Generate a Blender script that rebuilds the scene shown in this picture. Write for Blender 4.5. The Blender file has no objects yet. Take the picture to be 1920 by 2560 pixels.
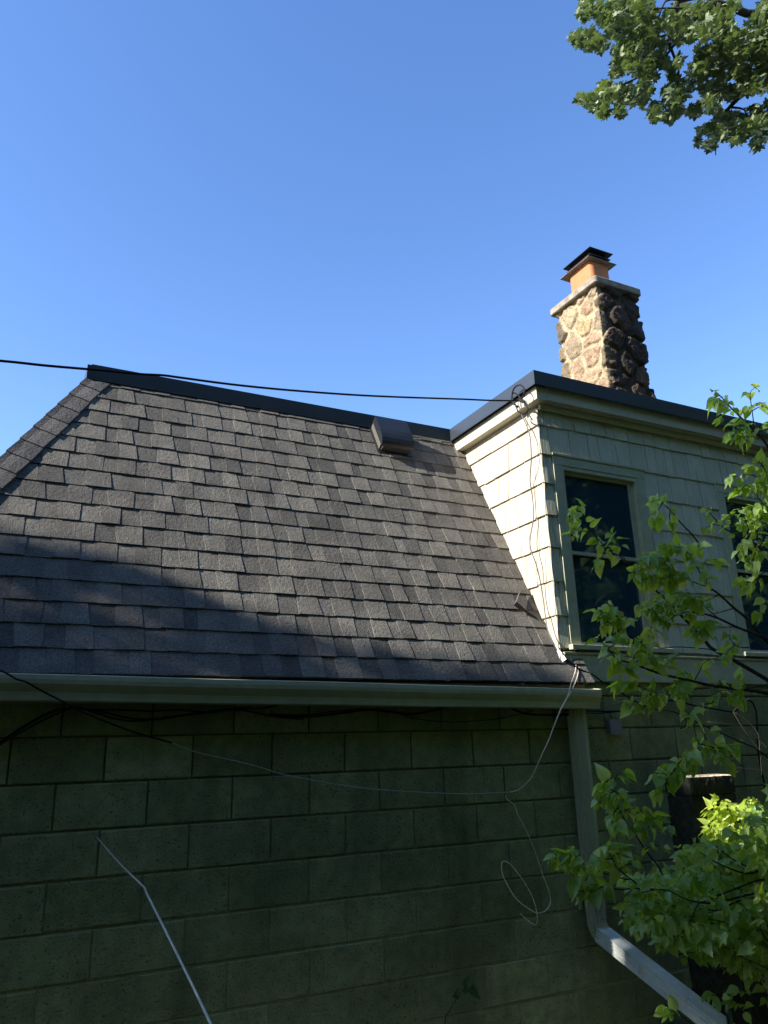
import bpy, math, random
import numpy as np
from mathutils import Vector, noise
random.seed(7)
S = bpy.context.scene
C = S.collection
R = math.radians
# ------------------------------------------------------------------ camera
FPX = 1920.0; YAW, PITCH, ROLL = R(26.99), R(17.26), R(-1.63)
EYE = np.array([0.0, -3.95, 1.9])
_f = np.array([math.sin(YAW)*math.cos(PITCH), math.cos(YAW)*math.cos(PITCH), math.sin(PITCH)])
_r = np.array([math.cos(YAW), -math.sin(YAW), 0.0]); _u = np.cross(_r, _f)
_r, _u = math.cos(ROLL)*_r+math.sin(ROLL)*_u, -math.sin(ROLL)*_r+math.cos(ROLL)*_u
cam = bpy.data.cameras.new('camera'); cam_o = bpy.data.objects.new('camera', cam); C.objects.link(cam_o)
cam.sensor_fit = 'VERTICAL'; cam.sensor_height = 36.0; cam.lens = 36.0*FPX/2560.0
cam.clip_start = 0.05; cam.clip_end = 2000
from mathutils import Matrix
cam_o.matrix_world = Matrix(((_r[0], _u[0], -_f[0], EYE[0]), (_r[1], _u[1], -_f[1], EYE[1]), (_r[2], _u[2], -_f[2], EYE[2]), (0, 0, 0, 1)))
S.camera = cam_o
# ------------------------------------------------------------------ light
SUN_EL, SUN_AZ = 33.0, -89.0         # azimuth from +Y, clockwise: just behind the wall plane, from the left
sd = Vector((math.sin(R(SUN_AZ))*math.cos(R(SUN_EL)), math.cos(R(SUN_AZ))*math.cos(R(SUN_EL)), math.sin(R(SUN_EL))))
w = bpy.data.worlds.new('World'); S.world = w; w.use_nodes = True
nt = w.node_tree; bg = nt.nodes['Background']
sky = nt.nodes.new('ShaderNodeTexSky'); sky.sky_type = 'NISHITA'; sky.sun_disc = False
sky.sun_elevation = R(SUN_EL); sky.sun_rotation = R(SUN_AZ); sky.air_density = 1.0; sky.dust_density = 0.2; sky.ozone_density = 1.3
hs = nt.nodes.new('ShaderNodeHueSaturation'); hs.inputs['Saturation'].default_value = 1.22; hs.inputs['Hue'].default_value = 0.510
nt.links.new(sky.outputs[0], hs.inputs['Color']); nt.links.new(hs.outputs[0], bg.inputs[0]); bg.inputs[1].default_value = 0.15
sun = bpy.data.lights.new('sun', 'SUN'); sun.energy = 5.0; sun.angle = R(0.5); sun.color = (1.0, 0.93, 0.82)
sun_o = bpy.data.objects.new('sun', sun); C.objects.link(sun_o); sun_o.rotation_euler = sd.to_track_quat('Z', 'Y').to_euler()
S.view_settings.view_transform = 'Standard'; S.view_settings.look = 'None'; S.view_settings.gamma = 1.0; S.view_settings.exposure = 1.16
S.cycles.max_bounces = 6

# ------------------------------------------------------------------ measuring: photo pixel -> place in the world
def ray(x, y): return _f+_r*(x-960)/FPX-_u*(y-1280)/FPX
def WY(x, y, Y=0.0): d = ray(x, y); return Vector(EYE+d*(Y-EYE[1])/d[1])
def WX(x, y, X): d = ray(x, y); return Vector(EYE+d*(X-EYE[0])/d[0])
def T(x, y, t): return Vector(EYE+ray(x, y)*t)

# ------------------------------------------------------------------ materials
def mat(name, base, rough=0.7, spec=0.4, metal=0.0, tint=0.0, tint2=None, noise_s=None, noise_a=0.15, bump=None, streak=None, extra=None):
    """procedural Principled; 'tint' attribute (0..1) moves the colour towards tint2"""
    m = bpy.data.materials.new(name); m.use_nodes = True
    n = m.node_tree.nodes; L = m.node_tree.links; p = n['Principled BSDF']
    p.inputs['Roughness'].default_value = rough; p.inputs['Metallic'].default_value = metal
    p.inputs['Specular IOR Level'].default_value = spec
    tc = n.new('ShaderNodeTexCoord')
    col = n.new('ShaderNodeRGB'); col.outputs[0].default_value = (*base, 1); out = col.outputs[0]
    if tint2:
        at = n.new('ShaderNodeAttribute'); at.attribute_name = 'tint'
        mx = n.new('ShaderNodeMixRGB'); L.new(at.outputs['Fac'], mx.inputs[0]); L.new(out, mx.inputs[1]); mx.inputs[2].default_value = (*tint2, 1); out = mx.outputs[0]
    def mul(out, fac_out, lo, hi, a=0.0, b=1.0):
        mr = n.new('ShaderNodeMapRange'); L.new(fac_out, mr.inputs[0]); mr.inputs[1].default_value = a; mr.inputs[2].default_value = b
        mr.inputs[3].default_value = lo; mr.inputs[4].default_value = hi
        v = n.new('ShaderNodeVectorMath'); v.operation = 'SCALE'; L.new(out, v.inputs[0]); L.new(mr.outputs[0], v.inputs['Scale']); return v.outputs[0]
    if noise_s:
        for s in (noise_s if isinstance(noise_s, (list, tuple)) else [noise_s]):
            nz = n.new('ShaderNodeTexNoise'); nz.inputs['Scale'].default_value = s; nz.inputs['Detail'].default_value = 5
            L.new(tc.outputs['Object'], nz.inputs['Vector']); out = mul(out, nz.outputs[0], 1-noise_a, 1+noise_a, .3, .7)
    if streak:      # (scale xyz, strength, threshold lo, hi, colour)
        mp = n.new('ShaderNodeMapping'); mp.inputs['Scale'].default_value = streak[0]; L.new(tc.outputs['Object'], mp.inputs[0])
        nz = n.new('ShaderNodeTexNoise'); nz.inputs['Scale'].default_value = 1; nz.inputs['Detail'].default_value = 4; L.new(mp.outputs[0], nz.inputs['Vector'])
        mr = n.new('ShaderNodeMapRange'); L.new(nz.outputs[0], mr.inputs[0]); mr.inputs[1].default_value = streak[2]; mr.inputs[2].default_value = streak[3]
        mr.inputs[3].default_value = 0; mr.inputs[4].default_value = streak[1]
        mx = n.new('ShaderNodeMixRGB'); L.new(mr.outputs[0], mx.inputs[0]); L.new(out, mx.inputs[1]); mx.inputs[2].default_value = (*streak[4], 1); out = mx.outputs[0]
        stk = nz
    L.new(out, p.inputs['Base Color'])
    if bump:        # list of (kind, scale, distance)
        prev = None
        for kind, s, dist in bump:
            if kind == 'noise':
                t = n.new('ShaderNodeTexNoise'); t.inputs['Detail'].default_value = 4; o = t.outputs[0]
            elif kind == 'vor':
                t = n.new('ShaderNodeTexVoronoi'); o = t.outputs[0]
            if kind == 'streak': o = stk.outputs[0]
            else:
                L.new(tc.outputs['Object'], t.inputs['Vector']); t.inputs['Scale'].default_value = s
            b = n.new('ShaderNodeBump'); b.inputs['Strength'].default_value = 1; b.inputs['Distance'].default_value = dist
            L.new(o, b.inputs['Height'])
            if prev: L.new(prev, b.inputs['Normal'])
            prev = b.outputs[0]
        L.new(prev, p.inputs['Normal'])
    if extra: extra(m, n, L, p, tc)
    return m

M = {}
def granule(m, n, L, p, tc):     # salt-and-pepper mineral granules on asphalt shingles
    src = p.inputs['Base Color'].links[0].from_socket
    v = n.new('ShaderNodeTexVoronoi'); v.inputs['Scale'].default_value = 260; L.new(tc.outputs['Object'], v.inputs['Vector'])
    sep = n.new('ShaderNodeSeparateColor'); L.new(v.outputs['Color'], sep.inputs[0])
    mr = n.new('ShaderNodeMapRange'); L.new(sep.outputs[0], mr.inputs[0]); mr.inputs[3].default_value = 0.6; mr.inputs[4].default_value = 1.5
    s = n.new('ShaderNodeVectorMath'); s.operation = 'SCALE'; L.new(src, s.inputs[0]); L.new(mr.outputs[0], s.inputs['Scale'])
    L.new(s.outputs[0], p.inputs['Base Color'])
M['shingle'] = mat('asphalt_shingle', (0.086, 0.084, 0.079), .85, .2, tint2=(0.205, 0.193, 0.168), noise_s=[7], noise_a=.2, bump=[('noise', 55, .006), ('vor', 210, .003)], extra=granule)
M['cap'] = mat('cap_shingle', (0.06, 0.06, 0.064), .8, .3, tint2=(0.12, 0.115, 0.11), noise_s=[9], noise_a=.2, bump=[('noise', 60, .006), ('vor', 210, .003)], extra=granule)
M['black'] = mat('black_coated_metal', (0.036, 0.044, 0.056), .36, .5, noise_s=[3], noise_a=.15, bump=[('noise', 5, .002)])
M['ventm'] = mat('dark_vent_metal', (0.014, 0.016, 0.022), .32, .6, noise_s=[12], noise_a=.2, bump=[('noise', 9, .001)])
M['cream'] = mat('cream_paint', (0.56, 0.52, 0.40), .55, .35, noise_s=[3, 28], noise_a=.07, bump=[('noise', 40, .0012)])
M['gutter'] = mat('cream_gutter_paint', (0.46, 0.47, 0.33), .45, .4, noise_s=[2.5, 20], noise_a=.08, bump=[('noise', 6, .002)],
                  streak=((3, 3, 30), .35, .55, .8, (.22, .20, .13)))
M['cedar'] = mat('painted_cedar_shingle', (0.50, 0.445, 0.355), .62, .25, tint2=(0.57, 0.515, 0.415), noise_s=[6], noise_a=.05,
                 streak=((120, 120, 3.0), .8, .54, .68, (.34, .25, .17)), bump=[('streak', 0, .008), ('noise', 30, .001)])
M['cedarf'] = mat('painted_cedar_front', (0.56, 0.56, 0.43), .62, .25, tint2=(0.66, 0.65, 0.49), noise_s=[6], noise_a=.07,
                 streak=((110, 110, 3.5), .6, .56, .72, (.30, .28, .20)), bump=[('streak', 0, .008), ('noise', 30, .001)])  # same paint as the cheek, colour reset for the front's shade
def pits(m, n, L, p, tc):
    src = p.inputs['Base Color'].links[0].from_socket
    v = n.new('ShaderNodeTexNoise'); v.inputs['Scale'].default_value = 85; v.inputs['Detail'].default_value = 3; L.new(tc.outputs['Object'], v.inputs['Vector'])
    mr = n.new('ShaderNodeMapRange'); L.new(v.outputs[0], mr.inputs[0]); mr.inputs[1].default_value = .30; mr.inputs[2].default_value = .42; mr.inputs[3].default_value = .35; mr.inputs[4].default_value = 1
    s = n.new('ShaderNodeVectorMath'); s.operation = 'SCALE'; L.new(src, s.inputs[0]); L.new(mr.outputs[0], s.inputs['Scale'])
    L.new(s.outputs[0], p.inputs['Base Color'])
M['block'] = mat('painted_concrete_block', (0.215, 0.240, 0.118), .9, .15, tint2=(0.300, 0.320, 0.165), noise_s=[1.1, 5, 17], noise_a=.17, bump=[('noise', 85, .006), ('noise', 260, .002)], extra=pits,
    streak=((3.5, 3.5, .7), .55, .52, .72, (.095, .11, .06)))
M['mortar'] = mat('block_mortar', (0.085, 0.09, 0.05), .95, .1, tint2=(0.25, 0.265, 0.14), noise_s=[20], noise_a=.2, bump=[('noise', 120, .004)])
M['pillar'] = mat('shade_toned_block', (0.024, 0.028, 0.024), .95, .1, tint2=(0.70, 0.60, 0.42), noise_s=[5, 30], noise_a=.3, bump=[('noise', 85, .008), ('noise', 260, .003)], extra=pits)  # faces darkened for shade, tint2 paints the sunlit top
M['stone'] = mat('field_stone', (0.262, 0.222, 0.175), .9, .2, noise_s=[9, 38, 80], noise_a=.30, bump=[('noise', 55, .012), ('noise', 180, .004)])
def stonecol(m, n, L, p, tc):
    src = p.inputs['Base Color'].links[0].from_socket
    at = n.new('ShaderNodeAttribute'); at.attribute_name = 'stonecol'
    mx = n.new('ShaderNodeMixRGB'); mx.blend_type = 'MULTIPLY'; mx.inputs[0].default_value = 1; L.new(src, mx.inputs[1]); L.new(at.outputs['Color'], mx.inputs[2]); L.new(mx.outputs[0], p.inputs['Base Color'])
stonecol(M['stone'], M['stone'].node_tree.nodes, M['stone'].node_tree.links, M['stone'].node_tree.nodes['Principled BSDF'], None)
M['concrete'] = mat('cap_concrete', (0.27, 0.24, 0.19), .9, .2, noise_s=[9, 110], noise_a=.3, bump=[('noise', 70, .006)])
M['clay'] = mat('terracotta', (0.47, 0.18, 0.075), .65, .3, noise_s=[8], noise_a=.12, bump=[('noise', 25, .002)])
M['trimwood'] = mat('bare_wood_trim', (0.36, 0.29, 0.20), .8, .2, noise_s=[10], noise_a=.2)
M['roofing'] = mat('flat_roofing', (0.05, 0.05, 0.05), .9, .2, noise_s=[3], noise_a=.2)
M['alu'] = mat('aluminium_flashing', (0.42, 0.42, 0.41), .5, .5, metal=.2, noise_s=[12], noise_a=.1, bump=[('noise', 14, .004)])
M['grey'] = mat('grey_flashing', (0.11, 0.11, 0.11), .55, .4, noise_s=[12], noise_a=.1)
M['dsp'] = mat('downspout_paint', (0.36, 0.37, 0.26), .4, .4, noise_s=[3, 30], noise_a=.08)
M['dsw'] = mat('skylit_downspout_paint', (0.60, 0.64, 0.62), .38, .45, noise_s=[3, 30], noise_a=.08, streak=((14, 14, 14), .55, .62, .72, (.42, .20, .15)), bump=[('noise', 8, .002)])  # paler than the upright pipe, skylight painted into the colour
M['cable'] = mat('black_cable_jacket', (0.010, 0.010, 0.012), .6, .2)
M['grcable'] = mat('grey_cable_jacket', (0.10, 0.095, 0.095), .45, .4)
M['whcable'] = mat('weathered_white_cable', (0.75, 0.66, 0.52), .5, .4, noise_s=[40], noise_a=.3)
M['rod'] = mat('pale_rod', (0.42, 0.42, 0.36), .5, .4, noise_s=[20], noise_a=.15)
M['box'] = mat('grey_plastic', (0.20, 0.21, 0.21), .5, .4, noise_s=[10], noise_a=.15)
M['bark'] = mat('lilac_bark', (0.055, 0.05, 0.04), .85, .2, noise_s=[30], noise_a=.3, bump=[('noise', 60, .003)])
M['green'] = mat('green_post_paint', (0.02, 0.06, 0.04), .4, .5)
M['soil'] = mat('ground_soil', (0.035, 0.032, 0.02), .95, .1, noise_s=[2, 12], noise_a=.4, bump=[('noise', 10, .05)])
M['dark'] = mat('room_dark', (0.10, 0.16, 0.20), .9, .1, noise_s=[2], noise_a=.2)
def leafmat(name, top, tr, top2, tr2, fac=.38, rough=.42):
    m = bpy.data.materials.new(name); m.use_nodes = True; n = m.node_tree.nodes; L = m.node_tree.links; p = n['Principled BSDF']
    p.inputs['Roughness'].default_value = rough; p.inputs['Specular IOR Level'].default_value = .45
    at = n.new('ShaderNodeAttribute'); at.attribute_name = 'tint'
    a = n.new('ShaderNodeMixRGB'); a.inputs[1].default_value = (*top, 1); a.inputs[2].default_value = (*top2, 1); L.new(at.outputs['Fac'], a.inputs[0]); L.new(a.outputs[0], p.inputs['Base Color'])
    b = n.new('ShaderNodeMixRGB'); b.inputs[1].default_value = (*tr, 1); b.inputs[2].default_value = (*tr2, 1); L.new(at.outputs['Fac'], b.inputs[0])
    t = n.new('ShaderNodeBsdfTranslucent'); L.new(b.outputs[0], t.inputs[0])
    tc = n.new('ShaderNodeTexCoord'); nz = n.new('ShaderNodeTexNoise'); nz.inputs['Scale'].default_value = 60; L.new(tc.outputs['Object'], nz.inputs['Vector'])
    bp = n.new('ShaderNodeBump'); bp.inputs['Distance'].default_value = .002; L.new(nz.outputs[0], bp.inputs['Height']); L.new(bp.outputs[0], p.inputs['Normal'])
    mx = n.new('ShaderNodeMixShader'); mx.inputs[0].default_value = fac; L.new(p.outputs[0], mx.inputs[1]); L.new(t.outputs[0], mx.inputs[2])
    L.new(mx.outputs[0], n['Material Output'].inputs[0]); return m
M['lilac'] = leafmat('lilac_leaf', (.13, .25, .04), (.52, .74, .03), (.46, .62, .30), (.88, .95, .09), .54, .27)
M['sunleaf'] = leafmat('sunlit_leaf', (.30, .42, .06), (.75, .90, .05), (.42, .52, .12), (.85, .95, .10), .5, .33)  # brighter than the lilac leaves, sunlight painted into the colour
M['maple'] = leafmat('maple_leaf', (.05, .085, .035), (.12, .20, .03), (.27, .32, .19), (.24, .33, .07), .22)
M['dleaf'] = leafmat('shade_tree_leaf', (.04, .085, .025), (.11, .26, .03), (.07, .13, .035), (.16, .32, .04), .42)
gm = bpy.data.materials.new('window_glass'); gm.use_nodes = True; n = gm.node_tree.nodes; L = gm.node_tree.links
tr = n.new('ShaderNodeBsdfTransparent'); tr.inputs[0].default_value = (.55, .6, .6, 1); gl = n.new('ShaderNodeBsdfGlossy'); gl.inputs[0].default_value = (.9, .95, 1, 1); gl.inputs['Roughness'].default_value = .02
fr = n.new('ShaderNodeFresnel'); fr.inputs[0].default_value = 1.5; mx = n.new('ShaderNodeMixShader')
df = n.new('ShaderNodeBsdfDiffuse'); df.inputs[0].default_value = (.05, .13, .19, 1); m2 = n.new('ShaderNodeMixShader'); m2.inputs[0].default_value = .38  # blue diffuse share paints a hazy reflection into the panes
L.new(tr.outputs[0], m2.inputs[1]); L.new(df.outputs[0], m2.inputs[2])
L.new(fr.outputs[0], mx.inputs[0]); L.new(m2.outputs[0], mx.inputs[1]); L.new(gl.outputs[0], mx.inputs[2]); L.new(mx.outputs[0], n['Material Output'].inputs[0]); M['glass'] = gm

# ------------------------------------------------------------------ mesh helpers
class MB:
    def __init__(s): s.v = []; s.f = []; s.t = []
    def poly(s, pts, t=0.0):
        i = len(s.v); s.v += [tuple(p) for p in pts]; s.f.append(tuple(range(i, i+len(pts)))); s.t.append(t)
    def hexa(s, c, t=0.0):     # 8 corners: bottom 4 (ccw seen from above), top 4
        i = len(s.v); s.v += [tuple(p) for p in c]
        for q in ((3, 2, 1, 0), (4, 5, 6, 7), (0, 1, 5, 4), (1, 2, 6, 5), (2, 3, 7, 6), (3, 0, 4, 7)):
            s.f.append(tuple(i+k for k in q)); s.t.append(t)
    def box(s, x0, x1, y0, y1, z0, z1, t=0.0):
        s.hexa([(x0, y0, z0), (x1, y0, z0), (x1, y1, z0), (x0, y1, z0), (x0, y0, z1), (x1, y0, z1), (x1, y1, z1), (x0, y1, z1)], t)
    def tube(s, pts, r0, r1=None, n=7, t=0.0, smooth=3, cap=True):
        pts = [Vector(p) for p in pts]
        if smooth and len(pts) > 2: pts = catmull(pts, smooth)
        r1 = r0 if r1 is None else r1
        prev = None; ring = []; m = len(pts)
        for k, p in enumerate(pts):
            d = (pts[min(k+1, m-1)]-pts[max(k-1, 0)])
            d = d.normalized() if d.length > 1e-9 else Vector((0, 0, 1))
            if prev is None:
                a = d.cross(Vector((0, 0, 1))); a = a.normalized() if a.length > .01 else Vector((1, 0, 0))
            else:
                a = (prev-d*prev.dot(d)); a = a.normalized() if a.length > 1e-6 else d.orthogonal().normalized()
            prev = a; b = d.cross(a); r = r0+(r1-r0)*k/max(1, m-1)
            i = len(s.v); s.v += [tuple(p+a*r*math.cos(2*math.pi*j/n)+b*r*math.sin(2*math.pi*j/n)) for j in range(n)]; ring.append(i)
        for a_, b_ in zip(ring, ring[1:]):
            for j in range(n): s.f.append((a_+j, a_+(j+1) % n, b_+(j+1) % n, b_+j)); s.t.append(t)
        if cap:
            s.f.append(tuple(ring[0]+j for j in range(n))[::-1]); s.t.append(t); s.f.append(tuple(ring[-1]+j for j in range(n))); s.t.append(t)
    def sweep(s, prof, path, t=0.0, closed=True):   # prof in (a,b); path list of (origin, avec, bvec)
        n = len(prof); rings = []
        for o, a, b in path:
            i = len(s.v); s.v += [tuple(Vector(o)+Vector(a)*p[0]+Vector(b)*p[1]) for p in prof]; rings.append(i)
        for q, w_ in zip(rings, rings[1:]):
            for j in range(n if closed else n-1): s.f.append((q+j, q+(j+1) % n, w_+(j+1) % n, w_+j)); s.t.append(t)
        return rings
    def build(s, name, m, parent=None, smooth=False, bevel=0, recalc=False):
        me = bpy.data.meshes.new(name); me.from_pydata(s.v, [], s.f); me.update()
        a = me.attributes.new('tint', 'FLOAT', 'FACE'); a.data.foreach_set('value', s.t)
        if smooth: me.polygons.foreach_set('use_smooth', [True]*len(me.polygons))
        me.materials.append(m); o = bpy.data.objects.new(name, me); C.objects.link(o)
        if parent:
            o.parent = parent; o.location = -parent.location if parent.parent is None else (0, 0, 0)
        if bevel:
            b = o.modifiers.new('bevel', 'BEVEL'); b.width = bevel; b.segments = 2; b.limit_method = 'ANGLE'
        return o
def catmull(p, k):
    out = []
    for i in range(len(p)-1):
        a, b, c, d = p[max(i-1, 0)], p[i], p[i+1], p[min(i+2, len(p)-1)]
        for j in range(k):
            t = j/k; out.append(.5*((2*b)+(c-a)*t+(2*a-5*b+4*c-d)*t*t+(3*b-a-3*c+d)*t**3))
    return out+[p[-1]]
def tag(o, label, cat, group=None):
    o['label'] = label; o['category'] = cat
    if group: o['group'] = group
    return o
def thing(name, label, cat, loc=(0, 0, 0), group=None):
    o = bpy.data.objects.new(name, None); C.objects.link(o); o.location = loc; o.empty_display_size = .1
    return tag(o, label, cat, group)
U = random.uniform

# ================================================================== SETTING
g = MB(); N = 40
for i in range(N):
    for j in range(N):
        def gp(a, b):
            x = -300+600*a/N; y = -300+600*b/N; return (x, y, 0)
        g.poly([gp(i, j), gp(i+1, j), gp(i+1, j+1), gp(i, j+1)])
o = g.build('ground', M['soil']); o['kind'] = 'structure'

# ================================================================== HOUSE
house = thing('house', 'house with grey shingled mansard roof, cream dormer and concrete block wall', 'house', (3.0, 2.0, 0))
XC = 3.26
# profile of the mansard slope: (Y,Z)
PR = [(-.105, 2.272), (.0, 2.452), (.128, 2.672), (.32, 3.015), (1.055, 4.352)]
PS = [0.0]
for a, b in zip(PR, PR[1:]): PS.append(PS[-1]+math.hypot(b[0]-a[0], b[1]-a[1]))
def prof(s):
    for k in range(len(PR)-1):
        if s <= PS[k+1] or k == len(PR)-2:
            t = (s-PS[k])/(PS[k+1]-PS[k]); return PR[k][0]+t*(PR[k+1][0]-PR[k][0]), PR[k][1]+t*(PR[k+1][1]-PR[k][1])
SMAX = PS[-1]; NRM = Vector((0, -1.8, 1)).normalized()
HIP = Vector((.369, 1.045, 4.33))
def hipx(Y): return HIP.x-(HIP.y-Y)
def RP(x, s, h=0.0): y, z = prof(s); return Vector((x, y, z))+NRM*h
def xend(s): return 3.415 if s < .20 else XC-.004
# deck
mb = MB()
for k in range(len(PR)-1):
    for k2 in range(1):
        a, b = PR[k], PR[k+1]; e = 3.40 if k == 0 else XC
        mb.poly([(hipx(a[0]), a[0], a[1]), (e, a[0], a[1]), (e, b[0], b[1]), (hipx(b[0]), b[0], b[1])])
        off = HIP.x-HIP.y
        mb.poly([(a[0]+off, 5.5, a[1]), (a[0]+off, a[0], a[1]), (b[0]+off, b[0], b[1]), (b[0]+off, 5.5, b[1])])
mb.poly([(3.40, -.105, 2.262), (-.9+.1, -.105, 2.262), (-.8, .05, 2.262), (3.40, .05, 2.262)])
# shingle courses
E_ = .1432; rows = int(SMAX/E_)+1
TONES = [.05, .15, .3, .45, .6, .8]
for i in range(rows):
    s0 = i*E_; s1 = min(s0+E_+.012, SMAX)
    if s0 >= SMAX-.01: break
    y0, _ = prof(s0); y1, _ = prof(s1)
    xl = hipx(y0)-.02; xr = xend(s0)
    x = xl-U(0, .2); raised = random.random() < .5
    wav = [U(-.002, .002) for _ in range(40)]
    base_t = .32
    while x < xr:
        wd = U(.085, .142) if raised else U(.070, .128)
        xa, xb = max(x, xl), min(x+wd, xr)
        if xb-xa > .012:
            sk = U(-.008, .008) if raised else 0
            h0 = .0092+(.0032 if raised else 0)+U(-.001, .0016); hb = .0015+(.0028 if raised else 0)
            sb = s0+U(-.0025, .0025); j0 = U(-.0012, .0012)
            def cl(xx, s_): return max(xx, hipx(prof(s_)[0]))
            A = RP(xa-sk*.5, sb+j0, h0); B = RP(xb+sk*.5, sb-j0, h0+U(-.0008, .0008)); Cc = RP(cl(xb-sk, s1), s1, hb); D = RP(cl(xa+sk, s1), s1, hb)
            lo = .0005
            A2 = RP(xa-sk*.5, sb+j0, lo-.001); B2 = RP(xb+sk*.5, sb-j0, lo-.001); C2 = RP(cl(xb-sk, s1), s1, -.002); D2 = RP(cl(xa+sk, s1), s1, -.002)
            t = min(1, max(0, random.gauss(.36, .21)+(.07 if raised else -.06)))
            mb.hexa([A2, B2, C2, D2, A, B, Cc, D], t)
            if raised:      # cut edge of the upper layer, paled to paint its sunlit line
                w3 = Vector((-.0020, 0, 0)); mb.hexa([A2+w3, A2, D2, D2+w3, A+w3-NRM*.0008, A-NRM*.0008, D-NRM*.0008, D+w3-NRM*.0008], min(1, t+.22))
        x += wd; raised = not raised if random.random() < .95 else raised
roof = mb.build('shingle_roof', M['shingle'], house)
# left slope and flat top
# hip cap shingles
mb = MB()
hd = Vector((-1, -1, -1.8)).normalized(); nl = Vector((-1.8, 0, 1)).normalized(); nf = NRM
af = nf.cross(hd).normalized(); al = nl.cross(hd).normalized()
if af.x < 0: af = -af
if al.y < 0: al = -al
navg = (nf+nl).normalized()
L_h = (4.33-2.27)/1.8*math.sqrt(1+1+1.8*1.8); k = 0; d = -.04
while d < L_h:
    d1 = d+.19; tt = random.random()*.8; ring = []
    for (dd, h) in ((d-.01, .012), (d+.155, .020)):
        base = HIP+hd*dd; wv = .128+U(-.004, .004)
        row = []
        for (v, a) in ((1.0, af), (.55, af), (.16, af), (0, None), (.16, al), (.55, al), (1.0, al)):
            if a is None: row.append(base+navg*(h+.004))
            else: row.append(base+a*wv*v+(nf if a is af else nl)*h+navg*(-.006 if v == .16 else 0))
        ring.append(row)
    n_ = len(ring[0])
    under = [[q-navg*.012 for q in ring[0]], [q-navg*.012 for q in ring[1]]]
    for j in range(n_-1):
        mb.poly([ring[0][j], ring[1][j], ring[1][j+1], ring[0][j+1]], tt); mb.poly([ring[1][j], under[1][j], under[1][j+1], ring[1][j+1]], tt)
        mb.poly([under[0][j+1], under[1][j+1], under[1][j], under[0][j]], tt)
    for e in (0, -1): mb.poly([ring[0][e], under[0][e], under[1][e], ring[1][e]], tt)
    d += .142
mb.build('hip_cap', M['cap'], roof)
# flat roof tops
mb = MB(); mb.box(.40, 9.0, 1.06, 5.5, 4.37, 4.395); mb.box(XC-.02, 9.0, -.03, 1.06, 4.37, 4.395)
mb.build('flat_roof', M['roofing'], house)
# black metal edge: ridge band, then out over the dormer cheek, then along dormer front
mb = MB()
def band(p, q, up, out, th=.012, h=.112, lip=.02):   # straight run with a drip kick at the bottom
    p, q, up, out = map(Vector, (p, q, up, out))
    pr = [(0, 0), (th*.0+.0, h), (-.05, h), (-.05, h-.004), (-th, h-.006), (-th, .012), (.004, -.004), (.012, -.008), (.013, -.004)]
    mb.sweep(pr, [(p, out, up), (q, out, up)])
Y_R = 1.022
zb, zt = 4.318, 4.425; XD = 3.165; YD = -.108
o_ = Vector((0, -1, 0)); up = Vector((0, 0, 1))
prf = [(0, 0), (-.002, zt-zb), (-.06, zt-zb+.003), (-.06, zt-zb-.004), (-.010, zt-zb-.006), (-.012, .010), (.0, -.006), (.010, -.010), (.011, -.006)]
def path_at(P, o1, o2):   # mitred corner between outward dirs
    a = (Vector(o1)+Vector(o2)); a = a/ (1+Vector(o1).dot(Vector(o2))) if o1 != o2 else Vector(o1); return (P, a, up)
pts = [path_at(Vector((.372, Y_R, zb)), (0, -1, 0), (0, -1, 0)), path_at(Vector((XD, Y_R, zb)), (0, -1, 0), (-1, 0, 0)),
       path_at(Vector((XD, YD, zb)), (-1, 0, 0), (0, -1, 0)), path_at(Vector((9.0, YD, zb)), (0, -1, 0), (0, -1, 0))]
mb.sweep(prf, pts)
mb.box(.345, .372, Y_R-.004, Y_R+.5, zb-.012, zt-.01)
mb.build('roof_edge_metal', M['black'], house)
# second dark strip with the thin cream wood line above it, right of the vent
mb = MB(); mb.box(2.73, 3.165, 1.022, 1.04, 4.262, 4.300); mb.build('lower_flashing', M['ventm'], house)
mb = MB(); mb.box(2.72, 3.17, 1.012, 1.03, 4.300, 4.308); mb.build('trim_strip', M['cream'], house)
# frieze / overhang of the dormer, closed soffit
mb = MB()
mb.box(3.190, XC+.02, -.085, 1.018, 4.218, 4.318)          # cheek frieze board
mb.box(XC+.02, 9.0, -.085, -.062, 4.222, 4.330)          # front fascia board
mb.box(XC+.02, 9.0, -.062, .03, 4.218, 4.232)           # soffit
mb.box(XC+.0, 9.0, -.030, -.006, 4.175, 4.2175)              # bed mould
mb.build('eaves_board', M['cream'], house, bevel=.003)
# ---- dormer walls
WIN = [(3.345, 4.195), (4.955, 5.805), (6.6, 7.45)]; WZ0, WZ1 = 2.490, 3.855
mb = MB()
mb.box(XC+.006, 9.0, .022, .06, WZ1-.06, 4.38); mb.box(XC+.006, 9.0, .022, .06, 2.30, WZ0+.06)
xs = XC+.006
for a, b in WIN: mb.box(xs, a+.05, .022, .06, WZ0+.06, WZ1-.06); xs = b-.05
mb.box(xs, 9.0, .022, .06, WZ0+.06, WZ1-.06)
mb.box(XC+.006, XC+.04, .06, 1.3, 2.30, 4.38)
mb.box(8.96, 9.0, .06, 5.5, 0, 4.38); mb.box(-.66, 9.0, 5.46, 5.5, 0, 4.36)
mb.build('dormer_wall', M['cedarf'], house)
mb = MB()   # room behind the windows
mb.box(3.32, 8.9, 1.9, 1.95, 2.3, 4.3); mb.box(3.32, 8.9, .07, 1.9, 2.28, 2.3); mb.box(3.32, 8.9, .07, 1.9, 4.3, 4.33)
for a, b in WIN: mb.box(b+.12, b+.16, .07, 1.9, 2.3, 4.3)
mb.build('room_interior', M['dark'], house)
EXPO = .2135; Z0c = 2.352-.0
CZ = [Z0c+EXPO*k for k in range(10)]       # butt lines (2.352, 2.566, 2.779, 2.99, 3.206, ...)
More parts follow.
